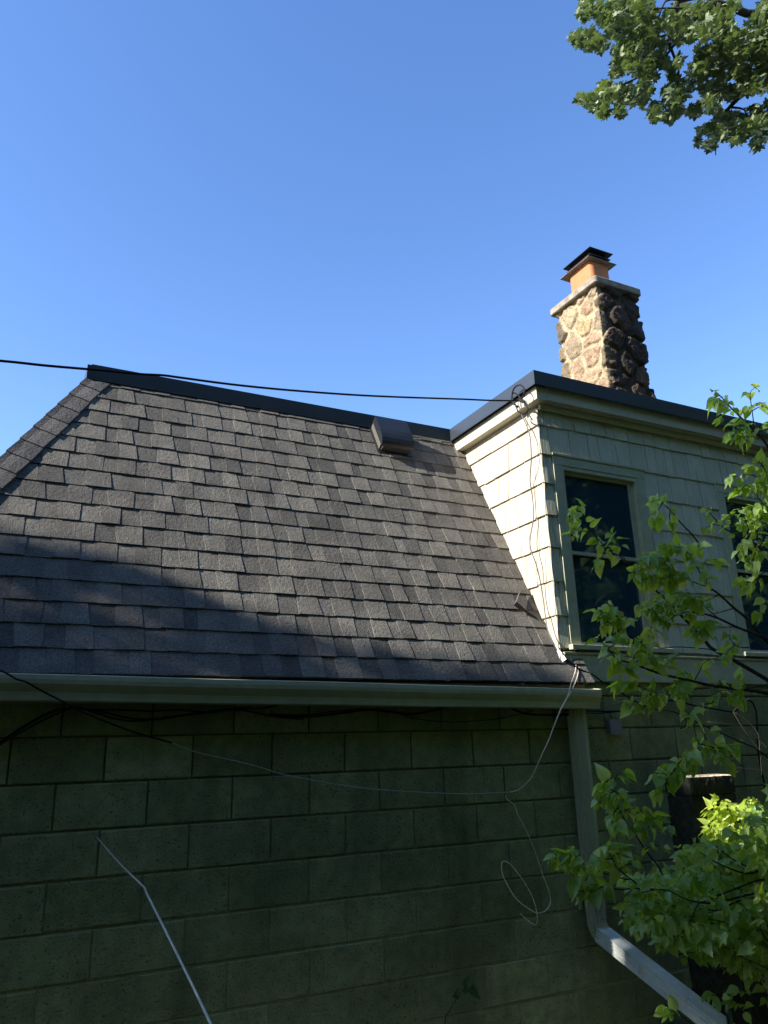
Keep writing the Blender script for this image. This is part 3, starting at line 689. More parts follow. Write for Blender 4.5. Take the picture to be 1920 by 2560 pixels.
# thin crossing cable, upper left of wall
cr = [(-60, 1668), (0, 1676), (40, 1697), (67, 1706), (110, 1730), (165, 1758), (215, 1784), (280, 1810), (350, 1835), (430, 1857)]
cable('crossing_cable', [WY(x, y, -.25+.22*min(1, max(0, x/430))) for x, y in cr], .0042, M['cable'], 'black cable crossing the gutter at the left and slanting down over the blocks')
cw = [(430, 1857), (490, 1880), (560, 1896), (640, 1915), (700, 1934), (770, 1948), (860, 1964), (950, 1974), (1040, 1980), (1130, 1984), (1200, 1984), (1270, 1980)]
cable('wall_wire', [WY(x, y, -.03) for x, y in cw], .0028, M['rod'], 'thin pale grey wire running nearly level across the middle of the block wall')
wc = [(1448, 1662), (1444, 1690), (1432, 1720), (1420, 1742), (1400, 1780), (1385, 1815), (1372, 1850), (1358, 1880), (1340, 1920), (1328, 1945), (1310, 1964), (1295, 1975), (1276, 1980)]
grp = 'two weathered white wires hanging over the gutter end'
cable('white_wire', [WY(x, y, -.03-.20*min(1, i/3.) if i < 8 else -.23+.19*(i-7)/5.) for i, (x, y) in enumerate(wc)], .0032, M['whcable'], 'longer weathered white wire hanging over the gutter end down to the wall', group=grp)
wc2 = [(1440, 1660), (1438, 1680), (1428, 1708), (1419, 1740), (1402, 1772), (1388, 1808)]
cable('white_wire', [WY(x, y, -.03-.21*min(1, i/3.)) for i, (x, y) in enumerate(wc2)], .0028, M['whcable'], 'shorter weathered white wire beside the longer one over the gutter end', group=grp)
hw = [(1264, 1990), (1268, 1999), (1285, 2012), (1296, 2040), (1315, 2075), (1332, 2115), (1345, 2150), (1356, 2185), (1368, 2215), (1376, 2245), (1373, 2265), (1362, 2278), (1345, 2283), (1330, 2277), (1305, 2260), (1285, 2240), (1270, 2215), (1256, 2185), (1254, 2160), (1260, 2153), (1275, 2160), (1300, 2190), (1325, 2230), (1337, 2260), (1343, 2290), (1343, 2305), (1336, 2312), (1318, 2300), (1300, 2284)]
cable('hanging_wire', [WY(x, y, -.10-.03*math.sin(i*.6)) for i, (x, y) in enumerate(hw)], .0026, M['whcable'], 'thin pale wire dangling in a long hook in front of the dark lower wall', 'wire')
cable('bent_rod', [WY(242, 2093, -.01), WY(300, 2160, -.25), WY(358, 2216, -.50), WY(366, 2232, -.54), WY(450, 2400, -.95), WY(527, 2560, -1.25), WY(560, 2640, -1.35)], .0035, M['rod'], 'pale kinked rod leaning against the dark wall at the lower left', 'rod', r1=.0045, smooth=2)
rc = [(1440, 1776), (1480, 1777), (1546, 1778), (1607, 1767), (1666, 1752), (1700, 1755), (1745, 1766), (1790, 1773), (1833, 1779), (1850, 1766), (1862, 1753), (1878, 1753), (1889, 1775), (1892, 1800), (1895, 1872), (1902, 1920), (1912, 1965), (1920, 2020), (1925, 2100)]
cable('riser_cable', [WY(x, y, -.035) for x, y in rc], .006, M['cable'], 'black cable running right under the skirt board and bending down the wall at far right')
rc = [(1440, 1781), (1500, 1783), (1560, 1776), (1640, 1756), (1690, 1750), (1703, 1770), (1713, 1790), (1716, 1808), (1710, 1818), (1700, 1821)]
cable('short_cable', [WY(x, y, -.03) for x, y in rc], .0035, M['cable'], 'short black cable ending in a hook on the wall right of the junction box')
# junction box
jb = thing('junction_box', 'small grey square junction box on the block wall right of the downspout', 'junction box', (3.62, -.02, 2.0))
mb = MB(); mb.box(3.570, 3.660, -.042, .0, 1.962, 2.050); mb.build('body', M['box'], jb, bevel=.004)
mb = MB(); mb.box(3.566, 3.664, -.047, -.0425, 1.958, 2.054); mb.build('lid', M['box'], jb, bevel=.003)
mb = MB(); mb.tube([WY(1522, 1778, -.03), WY(1528, 1792, -.035), WY(1531, 1803, -.03)], .003, n=6); mb.build('lead', M['cable'], jb)

# ================================================================== PILLAR
pil = thing('block_pillar', 'short square concrete block pillar with sunlit top edge standing before the right wall', 'pillar', (3.89, -.4, 0))
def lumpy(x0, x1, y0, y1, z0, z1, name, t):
    b = MB(); nx, ny, nz = 16, 10, max(4, int((z1-z0)/.02))
    def add(fn, a, c, top=t):
        i = len(b.v)
        for p in range(a+1):
            for q in range(c+1):
                P = Vector(fn(p/a, q/c)); cx_, cy_ = (x0+x1)/2, (y0+y1)/2
                # round the corners
                r = .012
                qx = min(max(P.x, x0+r), x1-r); qy = min(max(P.y, y0+r), y1-r); qz = min(max(P.z, z0+r*.4), z1-r*.7)
                dv = P-Vector((qx, qy, qz)); P2 = Vector((qx, qy, qz))+(dv.normalized()*r if dv.length > 1e-6 else dv)
                P2 += dv.normalized()*(.004*noise.noise(P*30)+.002*noise.noise(P*90)) if dv.length > 1e-6 else Vector()
                b.v.append(tuple(P2))
        for p in range(a):
            for q in range(c):
                k = i+p*(c+1)+q; b.f.append((k, k+1, k+c+2, k+c+1)); b.t.append(top)
    add(lambda p, q: (x0+(x1-x0)*p, y0, z0+(z1-z0)*q), 22, nz); add(lambda p, q: (x0+(x1-x0)*p, y1, z0+(z1-z0)*q), 22, nz)
    add(lambda p, q: (x0, y0+(y1-y0)*p, z0+(z1-z0)*q), 12, nz); add(lambda p, q: (x1, y0+(y1-y0)*p, z0+(z1-z0)*q), 12, nz)
    add(lambda p, q: (x0+(x1-x0)*p, y0+(y1-y0)*q, z1), 22, 12, 1.0 if z1 > 1.70 else t)  # pale top face carries painted sunlight
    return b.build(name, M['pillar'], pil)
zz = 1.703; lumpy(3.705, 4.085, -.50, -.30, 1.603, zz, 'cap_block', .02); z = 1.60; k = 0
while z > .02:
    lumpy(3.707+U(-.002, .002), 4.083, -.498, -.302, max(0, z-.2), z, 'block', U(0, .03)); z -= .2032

# ================================================================== LEAVES
HEART = [(0.0, 0.0, .0), (-.05, .16, .3), (.02, .33, .5), (.16, .44, .6), (.33, .455, .6), (.52, .37, .55), (.70, .235, .5), (.86, .095, .4), (1.0, 0.0, .0)]
SPINE = [0.0, .015, .06, .18, .34, .53, .71, .865, 1.0]
def leaf(mb, base, tip_dir, up, L_, t, fold=.25, curl=.5, width=1.0, wave=0.0):
    d = Vector(tip_dir).normalized(); up = Vector(up); s_ = d.cross(up)
    if s_.length < 1e-4: s_ = d.orthogonal()
    s_.normalize(); n_ = s_.cross(d).normalized(); i = len(mb.v)
    ph = random.random()*6
    for k, (u, wd, _) in enumerate(HEART):
        sp_ = SPINE[k]; dz = -curl*.35*sp_*sp_
        mb.v.append(tuple(base+d*(sp_*L_)+n_*(dz*L_)))
        for sg in (1, -1):
            for fr_ in (.55, 1.0):
                uu = sp_+(u-sp_)*fr_; ww = wd*fr_*width*.92
                zz_ = -curl*.35*uu*uu+fold*ww*(1.25-.55*fr_)+wave*.05*math.sin(ph+uu*9+sg)
                mb.v.append(tuple(base+d*(uu*L_)+s_*(sg*ww*L_)+n_*(zz_*L_)))
    for k in range(8):
        a = i+k*5; b = a+5
        for (p, q) in ((0, 1), (1, 2)): mb.f.append((a+p, b+p, b+q, a+q)); mb.t.append(t)
        for (p, q) in ((0, 3), (3, 4)): mb.f.append((a+q, b+q, b+p, a+p)); mb.t.append(t)
def quadleaf(mb, c, s_, t):
    n_ = rv(); a = n_.orthogonal().normalized(); b = n_.cross(a)
    an = U(0, 6.28); a, b = a*math.cos(an)+b*math.sin(an), b*math.cos(an)-a*math.sin(an)
    mb.poly([c-a*s_, c-b*s_*.55+n_*s_*.15, c+a*s_, c+b*s_*.55+n_*s_*.15], t)
def rv():
    while True:
        v = Vector((U(-1, 1), U(-1, 1), U(-1, 1)))
        if .05 < v.length < 1: return v.normalized()
VIEW = -Vector(_f)
def place(fm, sm, ax, tw_pt, L0=.072, droop=.45, anchor=None):
    """a leaf with its petiole growing from tw_pt in direction ax"""
    ax = Vector(ax)+rv()*.25; ax = ax.normalized(); pe = U(.012, .026)
    b = tw_pt+ax*pe*.8+Vector((0, 0, -.1*pe))
    td = (ax*(1-droop)+Vector((0, 0, -1))*droop*U(.5, 1.4)+rv()*.3).normalized()
    up_ = (Vector((0, 0, .7))+VIEW*U(-.2, .9)+rv()*.55)
    L_ = L0*U(.45, 1.15)*.86
    leaf(fm, b, td, up_, L_, random.random()**1.2, U(.05, .8), U(.0, 1.5), U(.62, .95), U(0, 1.6))
    sm.tube([tw_pt, (tw_pt+b)/2+Vector((0, 0, .004)), b], .0011, .0009, n=4, smooth=0, cap=False)
def twig_leaves(fm, sm, pts, start=.35, pitch=.045, L0=.072, tipn=3):
    """opposite leaf pairs along a twig"""
    P = catmull([Vector(p) for p in pts], 6); tot = 0; Ls = [0]
    for a, b in zip(P, P[1:]): tot += (b-a).length; Ls.append(tot)
    s_ = tot*start; par = 0
    while s_ < tot:
        k = max(i for i in range(len(Ls)) if Ls[i] <= s_); k = min(k, len(P)-2)
        p = P[k]+(P[k+1]-P[k])*((s_-Ls[k])/max(1e-6, Ls[k+1]-Ls[k])); d = (P[k+1]-P[k]).normalized()
        sd_ = d.cross(Vector((0, 0, 1)) if par else VIEW); sd_ = sd_.normalized() if sd_.length > .1 else rv()
        for sg in (1, -1):
            if random.random() < .90: place(fm, sm, sd_*sg*.8+d*.6, p, L0)
        if random.random() < .75: place(fm, sm, rv()+d*.5, p, L0*.8)
        s_ += pitch*U(.7, 1.4); par ^= 1
    d = (P[-1]-P[-2]).normalized()
    for _ in range(tipn): place(fm, sm, d+rv()*.7, P[-1], L0*.85, droop=.4)
def join(a, b):
    k = len(a.v); a.v += b.v; a.f += [tuple(i+k for i in f) for f in b.f]; a.t += b.t; return a
K3 = .2652
def c3(*a): return [(1480+x*K3, 1250+y*K3) for x, y in a]
def c4(*a): return [(1480+x*K3, 900+y*K3) for x, y in a]
def c5(*a): return [(1480+x*K3, 1700+y*K3) for x, y in a]
def c6(*a): return [(1360+x*.3375, 2150+y*.3375) for x, y in a]
def cc(*a): return [(1280+x*K4, 900+y*K4) for x, y in a]
def c8(*a): return [(1200+x*.434, 2000+y*.434) for x, y in a]
ROOT = Vector((4.35, -2.15, 0.0)); HUB = [Vector((4.15, -2.1, 1.15)), Vector((4.0, -2.05, 1.75)), Vector((3.9, -2.1, 2.2)), Vector((3.75, -2.25, 2.9))]
lil = thing('lilac_shrub', 'leafy lilac shrub with heart-shaped leaves reaching in from the right edge', 'shrub', (4.35, -2.15, 0))
def px_branch(pl, t0, t1, hub, r0=.007, r1=.002, side=(), lv=None):
    """pl: photo points from the trunk side to the tip; side twigs: list of (points, depth)"""
    n_ = len(pl); P = [T(x, y, t0+(t1-t0)*i/(n_-1)) for i, (x, y) in enumerate(pl)]
    pre = [] if hub is None else [ROOT, HUB[hub]]
    b = MB(); fm = MB(); pm = MB()
    b.tube(pre+P, r0*1.5 if pre else r0, r1, n=7, smooth=4)
    if lv: twig_leaves(fm, pm, P, lv[0], lv[1], lv[2] if len(lv) > 2 else .072)
    for sd_ in side:
        q, ta, tb = sd_[:3]; Q = [T(x, y, ta+(tb-ta)*i/(len(q)-1)) for i, (x, y) in enumerate(q)]
        b.tube(Q, .0028, .0012, n=5, smooth=4)
        if len(sd_) > 3 and sd_[3]: twig_leaves(fm, pm, Q, *sd_[3])
    so = b.build('stem', M['bark'], lil, smooth=True)
    if fm.f: join(fm, pm).build('foliage', M['lilac'], so, smooth=True)
    return so
M['petiole'] = mat('green_petiole', (.16, .24, .06), .5, .3)
# B1: long branch up to the window
px_branch([(1975, 1740), (1920, 1701)]+c3((1300, 1490), (1130, 1400), (1060, 1320), (930, 1180), (860, 1110), (690, 930), (560, 810), (420, 600), (310, 590))+cc((700, 1270), (560, 1160), (480, 1060), (440, 960)), 3.7, 3.35, 1, .008, .0014,
    side=[(c3((320, 600), (250, 400), (190, 330)), 3.4, 3.35, (.5, .03, .06)), (cc((520, 1110), (440, 1110), (400, 1120)), 3.35, 3.3, (.6, .04)),
          (cc((560, 1160), (600, 1230), (560, 1320)), 3.35, 3.35, (.5, .04)), (cc((480, 1060), (430, 1000), (400, 1010)), 3.35, 3.3, (.7, .04, .075)),
          (c3((690, 930), (720, 900), (690, 770), (660, 720)), 3.45, 3.45, (.5, .05))], lv=(.80, .05, .07))
# B2: dense cluster in the middle
px_branch([(1990, 1650), (1920, 1608)]+c3((1450, 1110), (1340, 1020), (1200, 890), (1080, 800), (1000, 650), (930, 540)), 3.7, 3.4, 2, .007, .002,
    side=[(c3((1080, 810), (1000, 790), (800, 700), (650, 640), (560, 560)), 3.5, 3.35, (.35, .016)), (c3((930, 540), (880, 470), (800, 440), (700, 430)), 3.4, 3.35, (.1, .017)),
          (c3((930, 540), (960, 460), (1040, 420)), 3.4, 3.4, (.3, .03)), (c3((1000, 650), (1080, 580), (1150, 560)), 3.4, 3.4, (.3, .03, .08)), (c3((800, 700), (700, 560), (520, 540), (430, 600)), 3.4, 3.3, (.2, .017)),
          (c3((1080, 800), (1080, 720), (1060, 680)), 3.45, 3.4, (.3, .03)), (c3((800, 700), (720, 740), (620, 730), (500, 740)), 3.4, 3.3, (.1, .018)), (c3((560, 560), (420, 690)), 3.35, 3.3, (.4, .03)),
          (c3((1200, 890), (1100, 940), (1000, 970)), 3.5, 3.5, None), (c3((1340, 1020), (1200, 1060), (1100, 1080)), 3.5, 3.5, None)], lv=(.92, .05))
# B3
px_branch([(1990, 1625), (1920, 1598)]+c3((1500, 1250), (1370, 1200), (1200, 1120), (1080, 1080), (960, 1055), (800, 1075), (620, 1105), (520, 1050)), 3.65, 3.4, 1, .006, .0016,
    side=[(c3((960, 1055), (930, 960), (880, 900), (780, 880)), 3.45, 3.4, (.2, .016)), (c3((1200, 1120), (1100, 1040), (1040, 980), (960, 920)), 3.5, 3.4, (.5, .025)), (c3((620, 1105), (560, 1000), (560, 950)), 3.4, 3.35, (.1, .018)),
          (c3((620, 1105), (570, 1150), (560, 1230)), 3.4, 3.35, (.1, .026)), (c3((800, 1075), (720, 980), (640, 980)), 3.4, 3.35, (.1, .017)), (c3((800, 1075), (740, 1120), (690, 1150)), 3.45, 3.4, (.4, .03)), (c3((540, 1030), (470, 1000)), 3.35, 3.35, (.4, .03)),
          (c3((1050, 1090), (900, 1050), (760, 1040)), 3.45, 3.45, (.2, .018))], lv=(.85, .04))
# B3b: spray hanging in front of the siding
px_branch(c3((1130, 1400), (1060, 1320), (1000, 1240), (960, 1220)), 3.5, 3.4, None, .004, .002, side=[(c3((1060, 1320), (1020, 1200), (1120, 1150)), 3.45, 3.4, (.3, .03))], lv=(.45, .03, .08))
px_branch(c3((1480, 1390), (1380, 1385), (1320, 1340), (1290, 1280)), 3.5, 3.45, None, .003, .0014, side=[(c3((1350, 1370), (1300, 1410), (1250, 1480)), 3.5, 3.5, (.3, .035))], lv=(.35, .03))
px_branch(c3((1230, 1430), (1130, 1410), (830, 1385), (640, 1395), (545, 1350)), 3.55, 3.4, None, .003, .0014, lv=(.96, .05))
# window-foot cluster with bright leaves
px_branch(c3((545, 1350), (430, 1290), (310, 1265), (200, 1180), (170, 1120), (130, 1060)), 3.45, 3.3, None, .003, .0014,
    side=[(c3((310, 1265), (330, 1170), (300, 1110)), 3.35, 3.3, (.4, .03)), (c3((200, 1180), (120, 1130), (70, 1070)), 3.3, 3.3, (.3, .03, .078)), (c3((170, 1120), (230, 1060), (180, 1000)), 3.3, 3.3, (.3, .035)), (c3((310, 1265), (250, 1230), (240, 1180)), 3.3, 3.3, (.3, .04))], lv=(.5, .035))
# B4
px_branch([(1990, 1750), (1920, 1733)]+c3((1480, 1790), (1300, 1770), (1130, 1750), (960, 1710), (640, 1635), (380, 1540), (240, 1500), (150, 1400), (60, 1310)), 3.5, 3.2, 1, .008, .0018,
    side=[(c3((640, 1635), (600, 1560), (540, 1500)), 3.35, 3.3, (.4, .03, .08)), (c3((380, 1540), (400, 1460), (440, 1420)), 3.3, 3.25, (.3, .03)), (c3((240, 1500), (260, 1540), (310, 1560)), 3.25, 3.25, (.2, .03, .085)), (c3((150, 1400), (220, 1350), (240, 1300)), 3.2, 3.2, (.2, .03)),
          (c3((640, 1635), (690, 1560), (720, 1530)), 3.35, 3.35, (.5, .04)), (c3((960, 1710), (900, 1640), (880, 1620)), 3.4, 3.4, (.4, .04)), (c3((960, 1710), (1020, 1600), (1060, 1530), (1200, 1480)), 3.4, 3.45, (.3, .05, .065)), (c3((380, 1540), (480, 1500), (560, 1490)), 3.3, 3.3, (.3, .03)),
          (c3((545, 1400), (470, 1350), (420, 1330)), 3.3, 3.25, (.2, .03, .08))], lv=(.80, .04))
px_branch(c5((1130, 75), (950, 90), (800, 150), (650, 130), (560, 110)), 3.5, 3.3, None, .003, .0014,
    side=[(c5((800, 150), (820, 80), (800, 20)), 3.4, 3.35, (.1, .03, .09)), (c5((700, 150), (740, 90), (900, 40)), 3.4, 3.4, (.3, .03, .085)), (c5((560, 110), (450, 60), (400, 20)), 3.3, 3.3, (.1, .026, .085)), (c5((560, 130), (480, 240), (370, 230)), 3.3, 3.3, (.3, .03)), (c5((450, 60), (340, 20), (280, 30)), 3.3, 3.3, (.3, .035, .08)),
          (c5((560, 120), (540, 180)), 3.3, 3.3, (.3, .03, .085))], lv=(.5, .04))
px_branch(c5((1659, 40), (1480, 80), (1330, 130), (1200, 140)), 3.5, 3.4, None, .003, .0014, side=[(c5((1480, 80), (1420, 60), (1400, 20)), 3.4, 3.4, (.4, .04, .085)), (c5((1330, 130), (1300, 60), (1260, 20)), 3.4, 3.4, (.4, .04, .08)), (c5((1330, 130), (1380, 150)), 3.4, 3.4, (.3, .03, .08))], lv=(.55, .03, .08))
# hanging spray above the pillar
px_branch(c5((1200, 140), (1130, 215), (1040, 240), (980, 330), (960, 420), (980, 520), (1000, 600), (1010, 660)), 3.4, 3.2, None, .003, .0016,
    side=[(c5((980, 330), (900, 320)), 3.3, 3.25, (.4, .03)), (c5((1000, 600), (1130, 630), (1180, 640)), 3.2, 3.2, (.3, .03, .08)), (c5((1130, 640), (1250, 640), (1300, 620)), 3.2, 3.2, (.3, .035, .08)), (c5((1010, 660), (920, 680), (840, 760), (760, 830)), 3.2, 3.15, (.1, .026, .078)), (c5((840, 760), (740, 890), (660, 880)), 3.15, 3.1, (.15, .026, .085)),
          (c5((740, 890), (700, 960), (620, 1040)), 3.15, 3.1, (.1, .035, .085)), (c5((1180, 640), (1160, 700), (1240, 760)), 3.2, 3.2, (.2, .03, .085)), (c5((920, 680), (930, 760)), 3.2, 3.2, (.2, .03, .075)), (c5((1080, 560), (1060, 520), (1110, 490)), 3.25, 3.25, (.3, .04))], lv=(.25, .035, .07))
# B5 twig before the siding, B6/B7 at the right edge and top
px_branch(c3((1000, 400), (930, 310), (850, 230), (740, 100), (660, 30), (600, -10)), 3.6, 3.4, None, .004, .0016, side=[(c3((740, 100), (730, 160), (740, 190)), 3.45, 3.45, (.4, .04, .07)), (c3((660, 30), (600, 130)), 3.4, 3.4, (.6, .05, .085))], lv=(.72, .05, .075))
px_branch([(1990, 1400), (1920, 1383)]+c3((1520, 400), (1400, 350), (1240, 260), (1160, 180), (1100, 110)), 3.6, 3.45, 3, .006, .0016,
    side=[(c3((1520, 400), (1460, 230), (1420, 110)), 3.5, 3.45, (.2, .026, .062)), (c3((1520, 400), (1560, 250), (1600, 120)), 3.5, 3.4, (.1, .022, .062)), (c3((1240, 260), (1160, 230), (1080, 260)), 3.5, 3.45, (.4, .035, .06)), (c3((1400, 350), (1330, 240), (1300, 140)), 3.5, 3.45, (.2, .028, .062)),
          (c3((1520, 400), (1450, 400), (1400, 470)), 3.45, 3.4, (.2, .028, .065)), (c3((1600, 480), (1540, 500), (1500, 600)), 3.45, 3.4, (.1, .026, .065)), (c3((1659, 500), (1620, 560), (1600, 640), (1500, 740), (1440, 740)), 3.5, 3.4, (.4, .04, .07)), (c3((1659, 660), (1560, 730), (1500, 800)), 3.4, 3.4, (.5, .05, .08)),
          (c3((1400, 200), (1500, 180), (1659, 120)), 3.5, 3.5, (.1, .022, .06)), (c3((1580, 420), (1640, 380), (1700, 360)), 3.5, 3.5, (.1, .028, .065)), (c3((1659, 900), (1620, 960), (1570, 1040)), 3.5, 3.5, (.2, .035, .075))], lv=(.75, .06, .055))
px_branch([(2010, 1250), (1950, 1170)]+c4((1659, 820), (1560, 690), (1400, 540), (1290, 430), (1230, 360), (1180, 310)), 3.6, 3.3, 3, .006, .0016,
    side=[(c4((1530, 640), (1510, 480), (1490, 320), (1525, 270)), 3.4, 3.35, (.5, .05, .085)), (c4((1400, 540), (1330, 600), (1250, 560)), 3.4, 3.35, (.5, .05, .06)), (c4((1510, 480), (1560, 450), (1600, 430)), 3.4, 3.35, (.3, .04, .08)), (c4((1560, 690), (1420, 640), (1340, 700)), 3.4, 3.35, (.4, .035, .075)),
          (c4((1560, 690), (1640, 640), (1680, 600)), 3.4, 3.35, (.3, .04, .09)), (c4((1560, 690), (1480, 700), (1440, 740)), 3.4, 3.35, (.3, .035, .07)), (c4((1290, 430), (1220, 400), (1180, 400)), 3.35, 3.3, (.5, .04, .085))], lv=(.62, .05, .085))
px_branch([(2010, 1300), (1930, 1160)]+c4((1650, 920), (1600, 980), (1540, 1200), (1450, 1180), (1400, 1230)), 3.5, 3.4, None, .004, .0016,
    side=[(c4((1600, 980), (1540, 960), (1500, 1000)), 3.4, 3.4, (.2, .03, .075)), (c4((1560, 1100), (1460, 1080), (1340, 1100)), 3.4, 3.4, (.6, .05, .08)), (c4((1600, 980), (1640, 1060), (1659, 1150)), 3.4, 3.4, (.1, .026, .07)), (c4((1540, 1200), (1620, 1180), (1659, 1220)), 3.4, 3.4, (.1, .028, .07)), (c4((1540, 1200), (1560, 1290), (1620, 1380), (1500, 1400)), 3.4, 3.4, (.1, .03, .07))], lv=(.4, .04, .07))
# lower-left sprays over the downspout
px_branch(c5((660, 1830), (620, 1750), (500, 1600), (400, 1440), (330, 1360), (250, 1200), (215, 1050), (195, 960)), 3.3, 3.05, None, .004, .0016,
    side=[(c5((195, 960), (240, 900), (280, 870)), 3.05, 3.05, (.4, .04, .08)), (c5((195, 960), (120, 960), (60, 1000)), 3.05, 3.05, (.2, .03, .08)), (c5((215, 1050), (130, 1080), (60, 1120)), 3.05, 3.05, (.2, .03)), (c5((215, 1050), (280, 1110)), 3.05, 3.05, (.3, .03, .08)), (c5((250, 1200), (200, 1270), (220, 1340)), 3.1, 3.05, (.2, .03, .075)),
          (c5((280, 1240), (380, 1210), (480, 1230)), 3.1, 3.1, (.2, .028, .085)), (c5((400, 1440), (480, 1380), (560, 1300)), 3.15, 3.1, (.2, .032, .085)), (c5((400, 1440), (370, 1400)), 3.15, 3.1, (.4, .03, .06)), (c5((480, 1380), (600, 1380), (690, 1385)), 3.15, 3.1, (.2, .05, .065)), (c5((500, 1600), (560, 1560), (640, 1560)), 3.2, 3.2, (.4, .05, .06))], lv=(.70, .035, .075))
px_branch(c8((1100, 520), (900, 510), (800, 515), (700, 500), (600, 480), (560, 450)), 3.3, 3.0, None, .004, .0016, side=[(c8((700, 500), (650, 530), (600, 540)), 3.05, 3.0, (.2, .03, .085)), (c8((600, 480), (620, 440)), 3.0, 3.0, (.3, .03, .07))], lv=(.6, .03, .08))
px_branch(c8((860, 460), (740, 430), (600, 372), (520, 340), (440, 320)), 3.2, 3.0, None, .003, .0014, side=[(c8((520, 340), (520, 300)), 3.0, 3.0, (.3, .03, .075)), (c8((600, 372), (560, 330)), 3.0, 3.0, (.3, .03, .075))], lv=(.55, .028, .08))
px_branch(c8((900, 480), (800, 400), (760, 330), (740, 280)), 3.15, 3.0, None, .003, .0014, side=[(c8((760, 330), (820, 290)), 3.0, 3.0, (.2, .03, .075)), (c8((760, 340), (690, 340)), 3.0, 3.0, (.2, .03, .075)), (c8((800, 400), (880, 350)), 3.05, 3.05, (.3, .03, .08))], lv=(.4, .03, .075))
# the main mass: many twigs fanned between the hub (off right) and the outline of the bush in the photo
outline = c5((1620, 1020), (1490, 1060), (1420, 1200), (1300, 1330), (1200, 1470), (1000, 1470), (880, 1520), (740, 1520), (680, 1660), (560, 1760), (420, 1790), (260, 1800))+c6((520, 110), (600, 290), (570, 370), (600, 470), (690, 540), (760, 530), (860, 450), (900, 520), (880, 620), (1000, 690), (1150, 660), (1280, 720), (1400, 780), (1500, 900), (1680, 930))
MR = random.Random(11)
def in_mass(x, y):
    poly = outline+[(2050, 2400), (2050, 1950)]; ins_ = False; j_ = len(poly)-1
    for i in range(len(poly)):
        xi, yi = poly[i]; xj, yj = poly[j_]
        if (yi > y) != (yj > y) and x < (xj-xi)*(y-yi)/(yj-yi)+xi: ins_ = not ins_
        j_ = i
    return ins_
def add_mass(nt_, t_lo, t_hi, seed, hub, L0=.072, name=None):
    rr_ = random.Random(seed); b = MB(); fm = MB(); pm = MB(); cnt = 0
    hubp = HUB[hub]
    main = [T(2050, 2260+rr_.uniform(-60, 60), 3.6), T(1900, 2240+rr_.uniform(-80, 80), 3.5)]
    b.tube([ROOT, hubp*.5+ROOT*.5, T(2080, 2300, 3.7)]+main, .009, .005, n=7, smooth=3)
    while cnt < nt_:
        x, y = rr_.uniform(1520, 1990), rr_.uniform(1950, 2420)
        if not in_mass(x, y): continue
        t = rr_.uniform(t_lo, t_hi); tip = T(x, y, t)
        back = T(x+rr_.uniform(60, 190), y+rr_.uniform(-30, 110)+(2230-y)*.25, t+rr_.uniform(.05, .3)); mid = (tip+back)/2+Vector((0, 0, rr_.uniform(-.01, .02)))
        b.tube([back, mid, tip], .0022, .0011, n=4, smooth=3, cap=False); twig_leaves(fm, pm, [back, mid, tip], .25, .036, L0, 2); cnt += 1
    so = b.build('stem', M['bark'], lil, smooth=True); join(fm, pm).build('foliage', M['lilac'], so, smooth=True)
add_mass(56, 3.0, 3.3, 1, 0); add_mass(66, 3.3, 3.7, 2, 0); add_mass(66, 3.7, 4.1, 3, 0)
# the rest of the shrub, right of the photo's edge
b = MB(); fm = MB(); pm = MB(); rr_ = random.Random(77); cnt = 0
while cnt < 190:
    c_ = Vector((rr_.uniform(3.2, 5.0), rr_.uniform(-2.9, -1.2), rr_.uniform(.9, 3.9))); d_ = c_-Vector(EYE); z_ = d_.dot(Vector(_f))
    if z_ < .6 or 960+FPX*d_.dot(Vector(_r))/z_ < 2010: continue
    hb_ = HUB[rr_.randrange(4)]; md = c_*.75+hb_*.25
    b.tube([hb_, md, (md+c_)/2+Vector((0, 0, .02)), c_], .003, .0014, n=4, smooth=2); twig_leaves(fm, pm, [md, (md+c_)/2, c_], .35, .04, .075, 3); cnt += 1
so = b.build('stem', M['bark'], lil, smooth=True); join(fm, pm).build('foliage', M['lilac'], so, smooth=True)
